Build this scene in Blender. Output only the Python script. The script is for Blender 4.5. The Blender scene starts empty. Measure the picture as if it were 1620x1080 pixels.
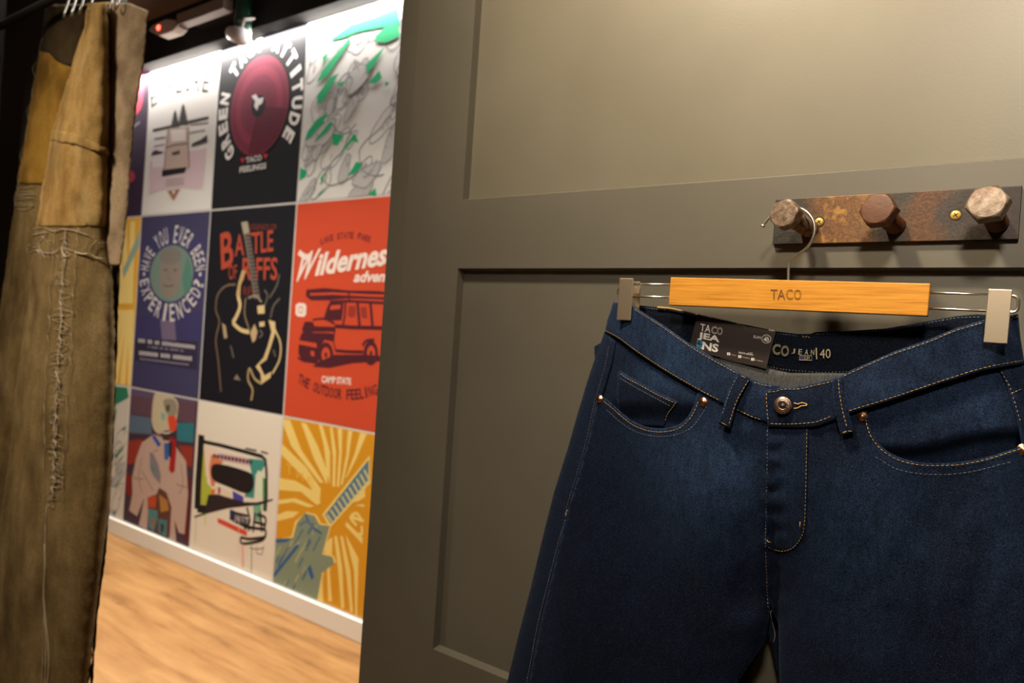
import bpy, bmesh, math, random
from mathutils import Vector, Matrix, noise
from mathutils.geometry import delaunay_2d_cdt

random.seed(7)
scn = bpy.context.scene
C = scn.collection

# ------------------------------------------------------------------ camera
CH = 1.55                                   # camera height
YAW, PITCH, ROLL, FPX = math.radians(35.05), math.radians(0.402), math.radians(3.815), 1110.0
_F0 = Vector((-math.sin(YAW), math.cos(YAW), 0)); _R0 = Vector((math.cos(YAW), math.sin(YAW), 0)); _Z = Vector((0, 0, 1))
FW = math.cos(PITCH)*_F0 - math.sin(PITCH)*_Z
_U0 = math.cos(PITCH)*_Z + math.sin(PITCH)*_F0
EX = math.cos(ROLL)*_R0 + math.sin(ROLL)*_U0
EU = -math.sin(ROLL)*_R0 + math.cos(ROLL)*_U0
CAM = Vector((0, 0, CH))
cd = bpy.data.cameras.new('camera'); cam = bpy.data.objects.new('camera', cd); C.objects.link(cam)
cd.sensor_width = 36; cd.lens = FPX/1620*36; cd.clip_start = .02
cd.dof.use_dof = True; cd.dof.focus_distance = .74; cd.dof.aperture_fstop = 6.0
cam.matrix_world = Matrix(((EX.x, EU.x, -FW.x, 0), (EX.y, EU.y, -FW.y, 0), (EX.z, EU.z, -FW.z, CH), (0, 0, 0, 1)))
scn.camera = cam

def ray(px, py): return EX*((px-810)/FPX) - EU*((py-540)/FPX) + FW
def at(px, py, Y):                          # point of a vertical plane y = Y
    d = ray(px, py); return CAM + d*(Y/d.y)

D1 = .88                                    # panelled partition
_d = ray(368, 925); D2 = CH/(-_d.z)*_d.y    # poster wall: its foot stands on the floor

# ------------------------------------------------------------------ world, lights, exposure
w = bpy.data.worlds.new('world'); scn.world = w; w.use_nodes = True
w.node_tree.nodes['Background'].inputs[0].default_value = (1, .80, .58, 1)
w.node_tree.nodes['Background'].inputs[1].default_value = .035
scn.view_settings.view_transform = 'Standard'; scn.view_settings.look = 'None'
scn.view_settings.exposure = 0; scn.view_settings.gamma = 1; scn.view_settings.use_curve_mapping = False

def area(name, loc, target, sx, sy, watt, col, spread=180):
    l = bpy.data.lights.new(name, 'AREA'); l.shape = 'RECTANGLE'; l.size = sx; l.size_y = sy
    l.energy = watt; l.color = col; l.spread = math.radians(spread)
    o = bpy.data.objects.new(name, l); C.objects.link(o); o.location = loc
    o.rotation_euler = (Vector(target)-Vector(loc)).to_track_quat('-Z', 'Y').to_euler()
    return o
WARM = (1, .83, .60)
area('cubicle_downlight', (-.55, .26, 2.72), (-.15, .86, 2.0), .13, .13, 12.4, WARM, 112)
area('cubicle_second_downlight', (.15, -.75, 2.75), (0, .86, 1.70), .22, .22, 2.6, (1, .86, .68), 50)
area('added_curtain_fill', (-2.2, -.35, 2.9), (-2.1, .85, 1.35), .4, .4, 10, (1, .84, .62), 75)  # added fill aimed at the curtain, stands for no known lamp
area('cove_strip_light', (-3.4, D2-.028, at(351.6, 61.4, D2-.10).z-.004), (-3.4, D2+.02, 2.4), 6.5, .02, 150, (1, .94, .88))
area('shop_ceiling_light', (-3.2, 1.30, 3.44), (-3.2, 1.42, 0), 3.2, .5, 84, (1, .92, .79), 105)

# ------------------------------------------------------------------ materials
def lin(h):
    if isinstance(h, str):
        h = h.lstrip('#'); h = [int(h[i:i+2], 16) for i in (0, 2, 4)]
    return tuple((c/255/12.92) if c/255 <= .04045 else ((c/255+.055)/1.055)**2.4 for c in h) + (1,)
MATS = {}
def mat(name, col=None, rough=.5, metal=0, build=None, emit=0):
    if name in MATS: return MATS[name]
    m = bpy.data.materials.new(name); m.use_nodes = True; nt = m.node_tree
    b = nt.nodes['Principled BSDF']
    if col is not None: b.inputs['Base Color'].default_value = col if len(col) == 4 else tuple(col)+(1,)
    b.inputs['Roughness'].default_value = rough; b.inputs['Metallic'].default_value = metal
    if emit:
        b.inputs['Emission Color'].default_value = b.inputs['Base Color'].default_value; b.inputs['Emission Strength'].default_value = emit
    if build: build(nt, b)
    MATS[name] = m
    return m
def N(nt, t, **kw):
    n = nt.nodes.new(t)
    for k, v in kw.items():
        if k in n.inputs: n.inputs[k].default_value = v
        else: setattr(n, k, v)
    return n
def coord(nt, scale=(1, 1, 1), rot=(0, 0, 0)):
    t = N(nt, 'ShaderNodeTexCoord'); m = N(nt, 'ShaderNodeMapping'); m.inputs['Scale'].default_value = scale; m.inputs['Rotation'].default_value = rot
    nt.links.new(t.outputs['Object'], m.inputs['Vector']); return m.outputs[0]
def noise_n(nt, vec, scale, detail=4, rough=.55):
    n = N(nt, 'ShaderNodeTexNoise'); n.inputs['Scale'].default_value = scale; n.inputs['Detail'].default_value = detail; n.inputs['Roughness'].default_value = rough
    nt.links.new(vec, n.inputs['Vector']); return n.outputs['Fac']
def ramp(nt, fac, stops):
    r = N(nt, 'ShaderNodeValToRGB'); e = r.color_ramp.elements
    while len(e) < len(stops): e.new(.5)
    for i, (p, c) in enumerate(stops): e[i].position = p; e[i].color = c if len(c) == 4 else tuple(c)+(1,)
    nt.links.new(fac, r.inputs[0]); return r.outputs[0]
def mixc(nt, fac, a, b, mode='MIX'):
    m = N(nt, 'ShaderNodeMix', data_type='RGBA', blend_type=mode)
    for s, v in ((0, fac), (6, a), (7, b)):
        if hasattr(v, 'is_linked') or hasattr(v, 'links'): nt.links.new(v, m.inputs[s])
        else: m.inputs[s].default_value = v
    return m.outputs[2]
def bump(nt, b, h, strength=.2, dist=.001):
    n = N(nt, 'ShaderNodeBump'); n.inputs['Strength'].default_value = strength; n.inputs['Distance'].default_value = dist
    nt.links.new(h, n.inputs['Height']); nt.links.new(n.outputs[0], b.inputs['Normal'])

def _paint(nt, b):
    v = coord(nt)
    a = noise_n(nt, v, 3, 5)
    c = ramp(nt, a, [(.3, (.108, .098, .077)), (.7, (.132, .121, .096))])
    s = noise_n(nt, coord(nt, (14, 14, 3), (.3, .6, .2)), 9, 8, .75)      # rubbed scratches
    sc = ramp(nt, s, [(.70, (0, 0, 0)), (.74, (1, 1, 1))])
    nt.links.new(mixc(nt, sc, c, (.19, .175, .14, 1)), b.inputs['Base Color'])
    r = N(nt, 'ShaderNodeMapRange'); r.inputs[3].default_value = .38; r.inputs[4].default_value = .55
    nt.links.new(a, r.inputs[0]); nt.links.new(r.outputs[0], b.inputs['Roughness'])
    bump(nt, b, noise_n(nt, v, 260, 3), .12, .0006)
M_paint = mat('olive_grey_paint', build=_paint)
def _paint_lit(nt, b):                     # the upper panel: same paint, smoother, brighter light put into its colour
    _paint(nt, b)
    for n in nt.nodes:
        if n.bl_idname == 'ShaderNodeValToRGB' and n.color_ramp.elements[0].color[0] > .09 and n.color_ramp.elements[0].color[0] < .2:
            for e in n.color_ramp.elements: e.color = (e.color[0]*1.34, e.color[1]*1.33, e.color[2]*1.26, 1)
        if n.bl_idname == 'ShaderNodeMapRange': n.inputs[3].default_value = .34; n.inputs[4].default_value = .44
M_paint_lit = mat('lit_olive_grey_paint', build=_paint_lit)

def _denim(fr, fg, fb, fade_gain=1.0):
    def f(nt, b):
        v = coord(nt)
        big = noise_n(nt, coord(nt, (1, 1, .6)), 22, 5, .6)
        base = ramp(nt, big, [(.30, (fr*.55, fg*.5, fb*.5)), (.72, (fr*1.25, fg*1.25, fb*1.2))])
        at_ = N(nt, 'ShaderNodeAttribute'); at_.attribute_name = 'fade'
        fd = N(nt, 'ShaderNodeMath', operation='MULTIPLY'); nt.links.new(at_.outputs['Fac'], fd.inputs[0])
        mot = ramp(nt, noise_n(nt, coord(nt, (1, 1, .35)), 160, 4, .7), [(.25, (.25, .25, .25)), (.75, (1, 1, 1))])
        nt.links.new(mot, fd.inputs[1])
        c = mixc(nt, fd.outputs[0], base, (.040, .088, .200, 1))
        sp = noise_n(nt, coord(nt, (1.5, 1.5, .7), (0, .6, 0)), 1100, 2, .8)
        spk = ramp(nt, sp, [(.54, (0, 0, 0)), (.68, (.6, .6, .6))])
        c = mixc(nt, spk, c, (.042, .074, .15, 1))
        dk = ramp(nt, noise_n(nt, v, 700, 2, .7), [(.38, (.30, .30, .32)), (.56, (1, 1, 1))])
        c = mixc(nt, 1.0, c, dk, 'MULTIPLY')
        nt.links.new(c, b.inputs['Base Color'])
        b.inputs['Roughness'].default_value = .85
        b.inputs['Specular IOR Level'].default_value = .12
        b.inputs['Sheen Weight'].default_value = .03; b.inputs['Sheen Roughness'].default_value = .5
        b.inputs['Sheen Tint'].default_value = (.4, .55, .9, 1)
        wv = N(nt, 'ShaderNodeTexWave'); wv.inputs['Scale'].default_value = 330; wv.inputs['Distortion'].default_value = 2
        nt.links.new(coord(nt, (1, 1, 1), (0, .75, 0)), wv.inputs['Vector'])
        ad = N(nt, 'ShaderNodeMath', operation='ADD'); nt.links.new(wv.outputs['Fac'], ad.inputs[0]); nt.links.new(sp, ad.inputs[1])
        bump(nt, b, ad.outputs[0], .35, .0004)
    return f
M_denim = mat('indigo_denim', build=_denim(.0016, .0036, .0165))
M_denim_in = mat('dark_denim_inside', build=_denim(.0016, .0028, .0075))
def _lining(nt, b):
    n = noise_n(nt, coord(nt, (1, 1, .25)), 900, 3, .7)
    nt.links.new(ramp(nt, n, [(.3, (.022, .023, .025)), (.7, (.085, .087, .09))]), b.inputs['Base Color']); b.inputs['Roughness'].default_value = .9
    bump(nt, b, n, .4, .0004)
M_lining = mat('grey_inside_weave', build=_lining)
M_thread = mat('ochre_thread', lin('#c9a25c'), .7)
M_thread_pale = mat('pale_thread', lin('#8f97a0'), .8)
M_thread_white = mat('white_frayed_thread', (.33, .27, .19, 1), .9)

def _wood(nt, b):
    v = coord(nt, (7, 60, 190))
    n = noise_n(nt, v, 2.2, 6, .65)
    c = ramp(nt, n, [(.3, (.42, .165, .018)), (.5, (.62, .270, .032)), (.78, (.76, .37, .058))])
    g = ramp(nt, noise_n(nt, coord(nt, (25, 60, 480)), 3, 3, .8), [(.62, (1, 1, 1)), (.72, (.55, .42, .3))])
    nt.links.new(mixc(nt, .85, c, g, 'MULTIPLY'), b.inputs['Base Color'])
    b.inputs['Roughness'].default_value = .38; bump(nt, b, n, .12, .0005)
M_wood = mat('honey_varnished_wood', build=_wood)
M_engrave = mat('burnt_engraving', lin('#6b3f14'), .7)
M_chrome = mat('chrome_wire', (.92, .88, .80, 1), .30, 1)
M_nickel = mat('brushed_nickel', (.74, .63, .48, 1), .40, 1)
M_copper = mat('copper', (.58, .29, .17, 1), .32, 1)
M_pewter = mat('dark_pewter', (.25, .20, .19, 1), .45, 1)

def _rust(nt, b):
    v = coord(nt)
    z = N(nt, 'ShaderNodeSeparateXYZ'); nt.links.new(v, z.inputs[0])
    n1 = noise_n(nt, coord(nt, (1, 1, 1)), 9, 5, .65)
    ad = N(nt, 'ShaderNodeMath', operation='MULTIPLY_ADD'); nt.links.new(n1, ad.inputs[0]); ad.inputs[1].default_value = .10; nt.links.new(z.outputs[0], ad.inputs[2])
    # heat rings around the three bolts: grey steel near them, rust between
    c = ramp(nt, ad.outputs[0], [(0, (.030, .027, .023)), (.078, (.040, .035, .028)), (.10, (.17, .072, .022)), (.150, (.22, .10, .030)), (.170, (.055, .045, .035)), (.188, (.060, .048, .036)), (.205, (.14, .056, .019)), (.232, (.13, .055, .022)), (.245, (.060, .044, .034)), (.272, (.035, .020, .015)), (.34, (.022, .013, .011))])
    sp = ramp(nt, noise_n(nt, v, 420, 5, .75), [(.42, (.45, .45, .45)), (.62, (1.0, 1.0, 1.0))])
    c = mixc(nt, 1.0, c, sp, 'MULTIPLY')
    yb = ramp(nt, noise_n(nt, v, 60, 5, .7), [(.50, (0, 0, 0)), (.62, (1, 1, 1))])
    yx = ramp(nt, z.outputs[0], [(.045, (0, 0, 0)), (.06, (.8, .8, .8)), (.085, (.8, .8, .8)), (.11, (0, 0, 0))])
    yf = N(nt, 'ShaderNodeMath', operation='MULTIPLY'); nt.links.new(yb, yf.inputs[0]); nt.links.new(yx, yf.inputs[1])
    c = mixc(nt, yf.outputs[0], c, (.38, .19, .035, 1))
    nt.links.new(c, b.inputs['Base Color']); b.inputs['Roughness'].default_value = .5; b.inputs['Metallic'].default_value = .1
    bump(nt, b, noise_n(nt, v, 300, 4), .3, .0006)
M_rust = mat('rusted_steel_plate', build=_rust)
def rusty(c1, c2, met=.7, sc=160):
    def f(nt, b):
        v = coord(nt); n = noise_n(nt, v, sc, 6, .7)
        nt.links.new(ramp(nt, n, [(.38, c1), (.62, c2)]), b.inputs['Base Color']); b.inputs['Metallic'].default_value = met; b.inputs['Roughness'].default_value = .48
        bump(nt, b, n, .5, .001)
    return f
M_bolt_a = mat('worn_brown_bolt', build=rusty((.09, .045, .025, 1), (.24, .18, .125, 1), .35))
M_bolt_b = mat('brown_painted_bolt', build=rusty((.075, .026, .009, 1), (.105, .036, .013, 1), .1, 60))
M_bolt_c = mat('scuffed_steel_bolt', build=rusty((.11, .062, .04, 1), (.25, .20, .155, 1), .35, 110))
M_brass = mat('yellow_zinc_screw', (.72, .42, .08, 1), .4, .35)
M_black = mat('black', (.008, .007, .006, 1), .6)

def _floor(nt, b):
    v = coord(nt)
    br = N(nt, 'ShaderNodeTexBrick'); br.offset = .37
    br.inputs['Scale'].default_value = 1; br.inputs['Brick Width'].default_value = 1.25; br.inputs['Row Height'].default_value = .19
    br.inputs['Mortar Size'].default_value = .0012
    br.inputs['Color1'].default_value = (.2, .2, .2, 1); br.inputs['Color2'].default_value = (.8, .8, .8, 1); br.inputs['Mortar'].default_value = (0, 0, 0, 1)
    nt.links.new(v, br.inputs['Vector'])
    n = noise_n(nt, coord(nt, (1.2, 8, 1)), 1.6, 7, .62)
    ad = N(nt, 'ShaderNodeMath', operation='MULTIPLY_ADD'); nt.links.new(br.outputs['Color'], ad.inputs[0]); ad.inputs[1].default_value = .14; nt.links.new(n, ad.inputs[2])
    c = ramp(nt, ad.outputs[0], [(.34, (.14, .062, .018)), (.52, (.27, .130, .040)), (.74, (.36, .192, .068))])
    k = ramp(nt, noise_n(nt, coord(nt, (2.2, 6, 1)), 2.1, 3, .5), [(.66, (1, 1, 1)), (.76, (.5, .38, .3))])
    nt.links.new(mixc(nt, .8, c, k, 'MULTIPLY'), b.inputs['Base Color']); b.inputs['Roughness'].default_value = .42
M_floor = mat('oak_laminate', build=_floor)
M_white = mat('white_wall_paint', (.62, .60, .58, 1), .6)
M_base = mat('white_baseboard', (.78, .75, .69, 1), .35)
M_blackwall = mat('black_bulkhead', (.005, .005, .005, 1), .9)
M_ceil = mat('brown_ceiling', (.16, .10, .075, 1), .8)
M_cream = mat('cream_cubicle_wall', (.30, .25, .18, 1), .6)
M_dark = mat('dark_cubicle_paint', (.035, .030, .024, 1), .6)

def fabric(c1, c2, c3, sc=14, rough=.95):
    def f(nt, b):
        v = coord(nt, (1, 1, .6)); n = noise_n(nt, v, sc, 7, .66)
        c = ramp(nt, n, [(.32, c1), (.5, c2), (.68, c3)])
        st = ramp(nt, noise_n(nt, coord(nt), sc*.35, 3, .5), [(.34, (.35, .32, .28)), (.5, (1, 1, 1))])
        c = mixc(nt, .75, c, st, 'MULTIPLY')
        fi = ramp(nt, noise_n(nt, coord(nt, (1, 1, 1)), sc*22, 3, .7), [(.35, (.7, .7, .7)), (.6, (1.1, 1.1, 1.1))])
        c = mixc(nt, 1.0, c, fi, 'MULTIPLY')
        nt.links.new(c, b.inputs['Base Color']); b.inputs['Roughness'].default_value = rough; b.inputs['Specular IOR Level'].default_value = .15
        bump(nt, b, n, .6, .006)
    return f
M_ochre = mat('ochre_canvas', build=fabric((.19, .105, .030, 1), (.27, .165, .055, 1), (.34, .235, .10, 1)))
M_olive = mat('olive_brown_canvas', build=fabric((.085, .055, .020, 1), (.145, .098, .040, 1), (.20, .142, .068, 1), 9))
M_tan = mat('tan_burlap', build=fabric((.21, .15, .095, 1), (.28, .205, .135, 1), (.33, .25, .165, 1), 18))
M_gold = mat('mustard_canvas', build=fabric((.16, .085, .012, 1), (.24, .13, .02, 1), (.28, .16, .03, 1)))
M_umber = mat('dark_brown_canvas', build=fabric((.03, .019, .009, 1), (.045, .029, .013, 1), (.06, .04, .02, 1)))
M_stain = mat('old_paint_smear', (.30, .24, .16, 1), .9)

PM = {}
def pm(hexc):
    m = mat('print_'+hexc, lin(hexc), .7); m.node_tree.nodes['Principled BSDF'].inputs['Specular IOR Level'].default_value = .2; return m

# ------------------------------------------------------------------ mesh helpers
class MB:
    def __init__(s): s.v = []; s.f = []; s.m = []; s.mats = []; s.fade = {}
    def mi(s, m):
        if m not in s.mats: s.mats.append(m)
        return s.mats.index(m)
    def add(s, vs, fs, m):
        o = len(s.v); k = s.mi(m); s.v += [Vector(p) for p in vs]
        for f in fs: s.f.append([i+o for i in f]); s.m.append(k)
        return o
    def build(s, name, parent=None, origin=None, smooth=False, label=None, bevel=0, autosmooth=None):
        org = Vector(origin) if origin is not None else (Vector(parent['_o']) if parent is not None else Vector((0, 0, 0)))
        me = bpy.data.meshes.new(name); me.from_pydata([tuple(p-org) for p in s.v], [], s.f)
        for m in s.mats: me.materials.append(m)
        me.polygons.foreach_set('material_index', s.m)
        if smooth: me.polygons.foreach_set('use_smooth', [True]*len(s.f))
        if s.fade:
            a = me.attributes.new('fade', 'FLOAT', 'POINT')
            for i, x in s.fade.items(): a.data[i].value = x
        me.update()
        o = bpy.data.objects.new(name, me); C.objects.link(o)
        if parent is not None: o.parent = parent
        else: o.location = org
        o['_o'] = tuple(org)
        if label: o['label'] = label
        if bevel:
            b = o.modifiers.new('bevel', 'BEVEL'); b.width = bevel; b.segments = 3; b.limit_method = 'ANGLE'
        if autosmooth:
            try: me.set_sharp_from_angle(angle=math.radians(autosmooth))
            except Exception: pass
        return o
def thing(name, label, cat, loc, group=None):
    o = bpy.data.objects.new(name, None); C.objects.link(o); o.location = loc; o.empty_display_size = .05
    o['_o'] = tuple(loc); o['label'] = label; o['category'] = cat
    if group: o['group'] = group
    return o
def tag(o, label, cat, group=None):
    o['label'] = label; o['category'] = cat
    if group: o['group'] = group
    return o
def struct(o): o['kind'] = 'structure'; return o

def box(mb, a, b, m):
    (x0, y0, z0), (x1, y1, z1) = a, b
    v = [(x0, y0, z0), (x1, y0, z0), (x1, y1, z0), (x0, y1, z0), (x0, y0, z1), (x1, y0, z1), (x1, y1, z1), (x0, y1, z1)]
    mb.add(v, [(3, 2, 1, 0), (4, 5, 6, 7), (0, 1, 5, 4), (1, 2, 6, 5), (2, 3, 7, 6), (3, 0, 4, 7)], m)
def prism(mb, quad, dy, m):                 # polygon (points in 3-D) pushed back along +y
    n = len(quad); v = [Vector(p) for p in quad]; v += [p+Vector((0, dy, 0)) for p in v]
    mb.add(v, [list(range(n))[::-1], list(range(n, 2*n))] + [(i, (i+1) % n, (i+1) % n+n, i+n) for i in range(n)], m)
def cr(pts, k=6, closed=False):             # Catmull-Rom
    P = [Vector(p) for p in pts]; n = len(P); out = []
    R = range(n) if closed else range(n-1)
    for i in R:
        p0 = P[(i-1) % n] if closed or i > 0 else P[0]*2-P[1]
        p1 = P[i]; p2 = P[(i+1) % n]
        p3 = P[(i+2) % n] if closed or i+2 < n else P[-1]*2-P[-2]
        for j in range(k):
            t = j/k
            out.append(.5*((2*p1)+(p2-p0)*t+(2*p0-5*p1+4*p2-p3)*t*t+(3*p1-p0-3*p2+p3)*t**3))
    if not closed: out.append(P[-1].copy())
    return out
def tube(mb, pts, r, m, n=6, caps=True, taper=False):
    P = [Vector(p) for p in pts]; vs = []; fs = []; up = None
    for i, p in enumerate(P):
        t = (P[min(i+1, len(P)-1)]-P[max(i-1, 0)])
        if t.length < 1e-9: t = Vector((0, 0, 1))
        t.normalize()
        if up is None: up = t.orthogonal().normalized()
        up = (up - t*up.dot(t)); up = up.normalized() if up.length > 1e-6 else t.orthogonal().normalized()
        s = t.cross(up)
        rr = r*(.55 if taper and i in (0, len(P)-1) else 1)
        for k in range(n):
            a = 2*math.pi*k/n; vs.append(p + (up*math.cos(a)+s*math.sin(a))*rr)
    for i in range(len(P)-1):
        for k in range(n): fs.append((i*n+k, i*n+(k+1) % n, (i+1)*n+(k+1) % n, (i+1)*n+k))
    if caps: fs += [list(range(n))[::-1], [(len(P)-1)*n+k for k in range(n)]]
    mb.add(vs, fs, m)
def lathe(mb, base, axis, prof, m, n=32, up=None):   # prof: (radius, distance along axis)
    ax = Vector(axis).normalized(); u = (Vector(up)-ax*Vector(up).dot(ax)).normalized() if up else ax.orthogonal().normalized(); s = ax.cross(u)
    vs = []; fs = []; b = Vector(base)
    for r, h in prof:
        for k in range(n):
            a = 2*math.pi*k/n; vs.append(b+ax*h+(u*math.cos(a)+s*math.sin(a))*r)
    for i in range(len(prof)-1):
        for k in range(n): fs.append((i*n+k, i*n+(k+1) % n, (i+1)*n+(k+1) % n, (i+1)*n+k))
    fs.append([k for k in range(n)][::-1]); fs.append([(len(prof)-1)*n+k for k in range(n)])
    mb.add(vs, fs, m)
def inside(x, y, P):
    c = False; j = len(P)-1
    for i in range(len(P)):
        xi, yi = P[i][0], P[i][1]; xj, yj = P[j][0], P[j][1]
        if (yi > y) != (yj > y) and x < (xj-xi)*(y-yi)/(yj-yi)+xi: c = not c
        j = i
    return c
def cdt(outline, sp=None, extra=()):
    P = [Vector((p[0], p[1])) for p in outline]; n = len(P); pts = list(P)
    if sp:
        x0 = min(p.x for p in P); x1 = max(p.x for p in P); y0 = min(p.y for p in P); y1 = max(p.y for p in P)
        r = 0; y = y0+sp*.5
        while y < y1:
            x = x0+sp*(.25 if r % 2 else .75)
            while x < x1:
                if inside(x, y, P): pts.append(Vector((x, y)))
                x += sp
            y += sp*.87; r += 1
    for e in extra: pts.append(Vector(e))
    V, _, F, *_r = delaunay_2d_cdt(pts, [], [list(range(n))], 1, 1e-4)
    return V, [list(f) for f in F]
def dens(P, step):
    out = []; n = len(P)
    for i in range(n):
        a = Vector(P[i][:2]); b = Vector(P[(i+1) % n][:2]); k = max(1, int((b-a).length/step))
        for j in range(k): out.append(a+(b-a)*j/k)
    return out
def cloth(mb, outline, Yf, m, off=0, sp=6, th=.0014, step=None, fadef=None, edge=.35, clean=False):
    out = dens(outline, step or sp)
    V, F = cdt(out, sp)
    cnt = {}
    for f in F:
        for i in range(len(f)):
            e = (f[i], f[(i+1) % len(f)]); cnt[tuple(sorted(e))] = cnt.get(tuple(sorted(e)), 0)+1
    be = set(e for e, c in cnt.items() if c == 1); bv = set(i for e in be for i in e)
    n = len(V); vs = []
    for i, p in enumerate(V): vs.append(at(p.x, p.y, Yf(p.x, p.y)+off+(th*.35 if i in bv else 0)))
    for i, p in enumerate(V): vs.append(at(p.x, p.y, Yf(p.x, p.y)+off+th))
    fs = []
    for f in F:
        a, b, c = (vs[f[0]], vs[f[1]], vs[f[2]]); nn = (b-a).cross(c-a)
        g = list(f) if nn.dot(a-CAM) < 0 else list(f)[::-1]
        fs.append(g); fs.append([i+n for i in g][::-1])
        for i in range(len(g)):
            e = (g[i], g[(i+1) % len(g)])
            if tuple(sorted(e)) in be: fs.append((e[1], e[0], e[0]+n, e[1]+n))
    o = mb.add(vs, fs, m)
    for i, p in enumerate(V):
        fv = fadef(p.x, p.y) if fadef else .15
        if i in bv: fv = max(fv, edge)
        mb.fade[o+i] = fv; mb.fade[o+n+i] = fv*.5
# text ---------------------------------------------------------------
TC = {}
def text2d(s, bold=0, shear=0, outline=0, res=3):
    k = (s, bold, shear, outline)
    if k in TC: return TC[k]
    cu = bpy.data.curves.new('t', 'FONT'); cu.body = s; cu.size = 1; cu.offset = bold; cu.shear = shear; cu.resolution_u = res
    if outline: cu.fill_mode = 'NONE'; cu.bevel_depth = outline; cu.bevel_resolution = 0
    o = bpy.data.objects.new('t', cu); C.objects.link(o)
    bpy.context.view_layer.update()
    dg = bpy.context.evaluated_depsgraph_get(); e = o.evaluated_get(dg); me = e.to_mesh()
    vs = [tuple(v.co) for v in me.vertices]; fs = [list(p.vertices) for p in me.polygons]; e.to_mesh_clear()
    bpy.data.objects.remove(o); bpy.data.curves.remove(cu)
    x0 = min(v[0] for v in vs); x1 = max(v[0] for v in vs); y0 = min(v[1] for v in vs); y1 = max(v[1] for v in vs)
    r = ([((x-x0)/(x1-x0), (y-y0)/(y1-y0)) for x, y, z in vs], fs, (x1-x0)/(y1-y0))
    TC[k] = r; return r
def put_text(mb, s, p0, p1, up, surf, m, **kw):      # p0,p1 baseline ends in px, up = height vector in px
    vs, fs, _a = text2d(s, **kw)
    P = []
    for x, y in vs: P.append(surf(p0[0]+x*(p1[0]-p0[0])+y*up[0], p0[1]+x*(p1[1]-p0[1])+y*up[1]))
    mb.add(P, fs, m)

# ================================================================== THE SETTING
b = MB(); box(b, (-9, -1.6, -.05), (2.2, D2+.2, 0), M_floor); struct(b.build('floor'))
b = MB(); box(b, (-9, -1.6, 3.475), (2.2, D2+.2, 3.53), M_ceil); struct(b.build('ceiling'))
ztop = at(351.6, 61.4, D2).z; zbb = at(431, 921, D2).z
b = MB(); box(b, (-9, D2, 0), (2.2, D2+.1, ztop), M_white); struct(b.build('wall_back'))
b = MB(); box(b, (-9, D2-.10, at(351.6, 61.4, D2-.10).z), (2.2, D2+.1, 3.475), M_blackwall); struct(b.build('wall_bulkhead'))
b = MB(); box(b, (-9, D2-.022, 0), (2.2, D2, zbb-.004), M_base); o = struct(b.build('baseboard_back', bevel=.004))
b = MB(); box(b, (-9.1, -1.6, 0), (-9, D2+.1, 3.475), M_blackwall); struct(b.build('wall_far'))
XL = -2.90
b = MB(); box(b, (XL-.06, -1.6, 0), (XL, D1+.07, 3.0), M_dark); struct(b.build('wall_left'))
b = MB(); box(b, (-5, 1.03, 0), (-2.32, 1.08, 3.0), M_dark); struct(b.build('wall_return'))
b = MB(); box(b, (1.5, -1.6, 0), (1.56, D1+.06, 3.0), M_paint); struct(b.build('wall_right'))
b = MB(); box(b, (-9, -1.66, 0), (2.2, -1.6, 3.475), M_cream); struct(b.build('wall_front'))

# panelled partition ------------------------------------------------
XE = at(598, 540, D1).x                      # free edge
XS = at(728, 370, D1).x                      # inner edge of the stile
XR = 1.5
zA = at(900, 304, D1).z; zB = at(1170, 423.5, D1).z; zC = at(735, 1047, D1).z
RD = .0125
b = MB()
def frame_quad(x0, x1, z0, z1, y=D1): b.add([(x0, y, z0), (x1, y, z0), (x1, y, z1), (x0, y, z1)], [(0, 1, 2, 3)], M_paint)
ZT = 2.75
bv_ = XE+.048
xs = [bv_, XS, XR]
# rails, stile, recesses with bevelled mouldings
frame_quad(bv_, XS, 0, ZT); frame_quad(XS, XR, zB, zA); frame_quad(XS, XR, .0, zC)
def recess(x0, x1, z0, z1, m=None):
    i = .0035; y = D1+RD
    o = [(x0, D1, z0), (x1, D1, z0), (x1, D1, z1), (x0, D1, z1)]; q = [(x0+i, y, z0+i*1.2), (x1-i, y, z0+i*1.2), (x1-i, y, z1-i), (x0+i, y, z1-i)]
    b.add(o+q, [(0, 1, 5, 4), (1, 2, 6, 5), (2, 3, 7, 6), (3, 0, 4, 7)], M_paint); b.add(q, [(0, 1, 2, 3)], m or M_paint)
recess(XS, XR, zA, ZT, M_paint_lit); recess(XS, XR, zC, zB)
b.add([(XE, D1+.007, 0), (bv_, D1+.0016, 0), (bv_, D1+.0016, ZT), (XE, D1+.007, ZT)], [(0, 1, 2, 3)], M_paint)
b.add([(bv_, D1+.0016, 0), (bv_, D1, 0), (bv_, D1, ZT), (bv_, D1+.0016, ZT)], [(0, 1, 2, 3)], M_paint)
b.add([(XE, D1+.06, 0), (XE, D1+.007, 0), (XE, D1+.007, ZT), (XE, D1+.06, ZT)], [(0, 1, 2, 3)], M_paint)
b.add([(XR, D1+.06, 0), (XE, D1+.06, 0), (XE, D1+.06, ZT), (XR, D1+.06, ZT)], [(0, 1, 2, 3)], M_paint)
b.add([(XE, D1+.007, ZT), (bv_, D1, ZT), (XR, D1, ZT), (XR, D1+.06, ZT), (XE, D1+.06, ZT)], [(0, 1, 2, 3, 4)], M_paint)
struct(b.build('wall_partition'))

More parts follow.
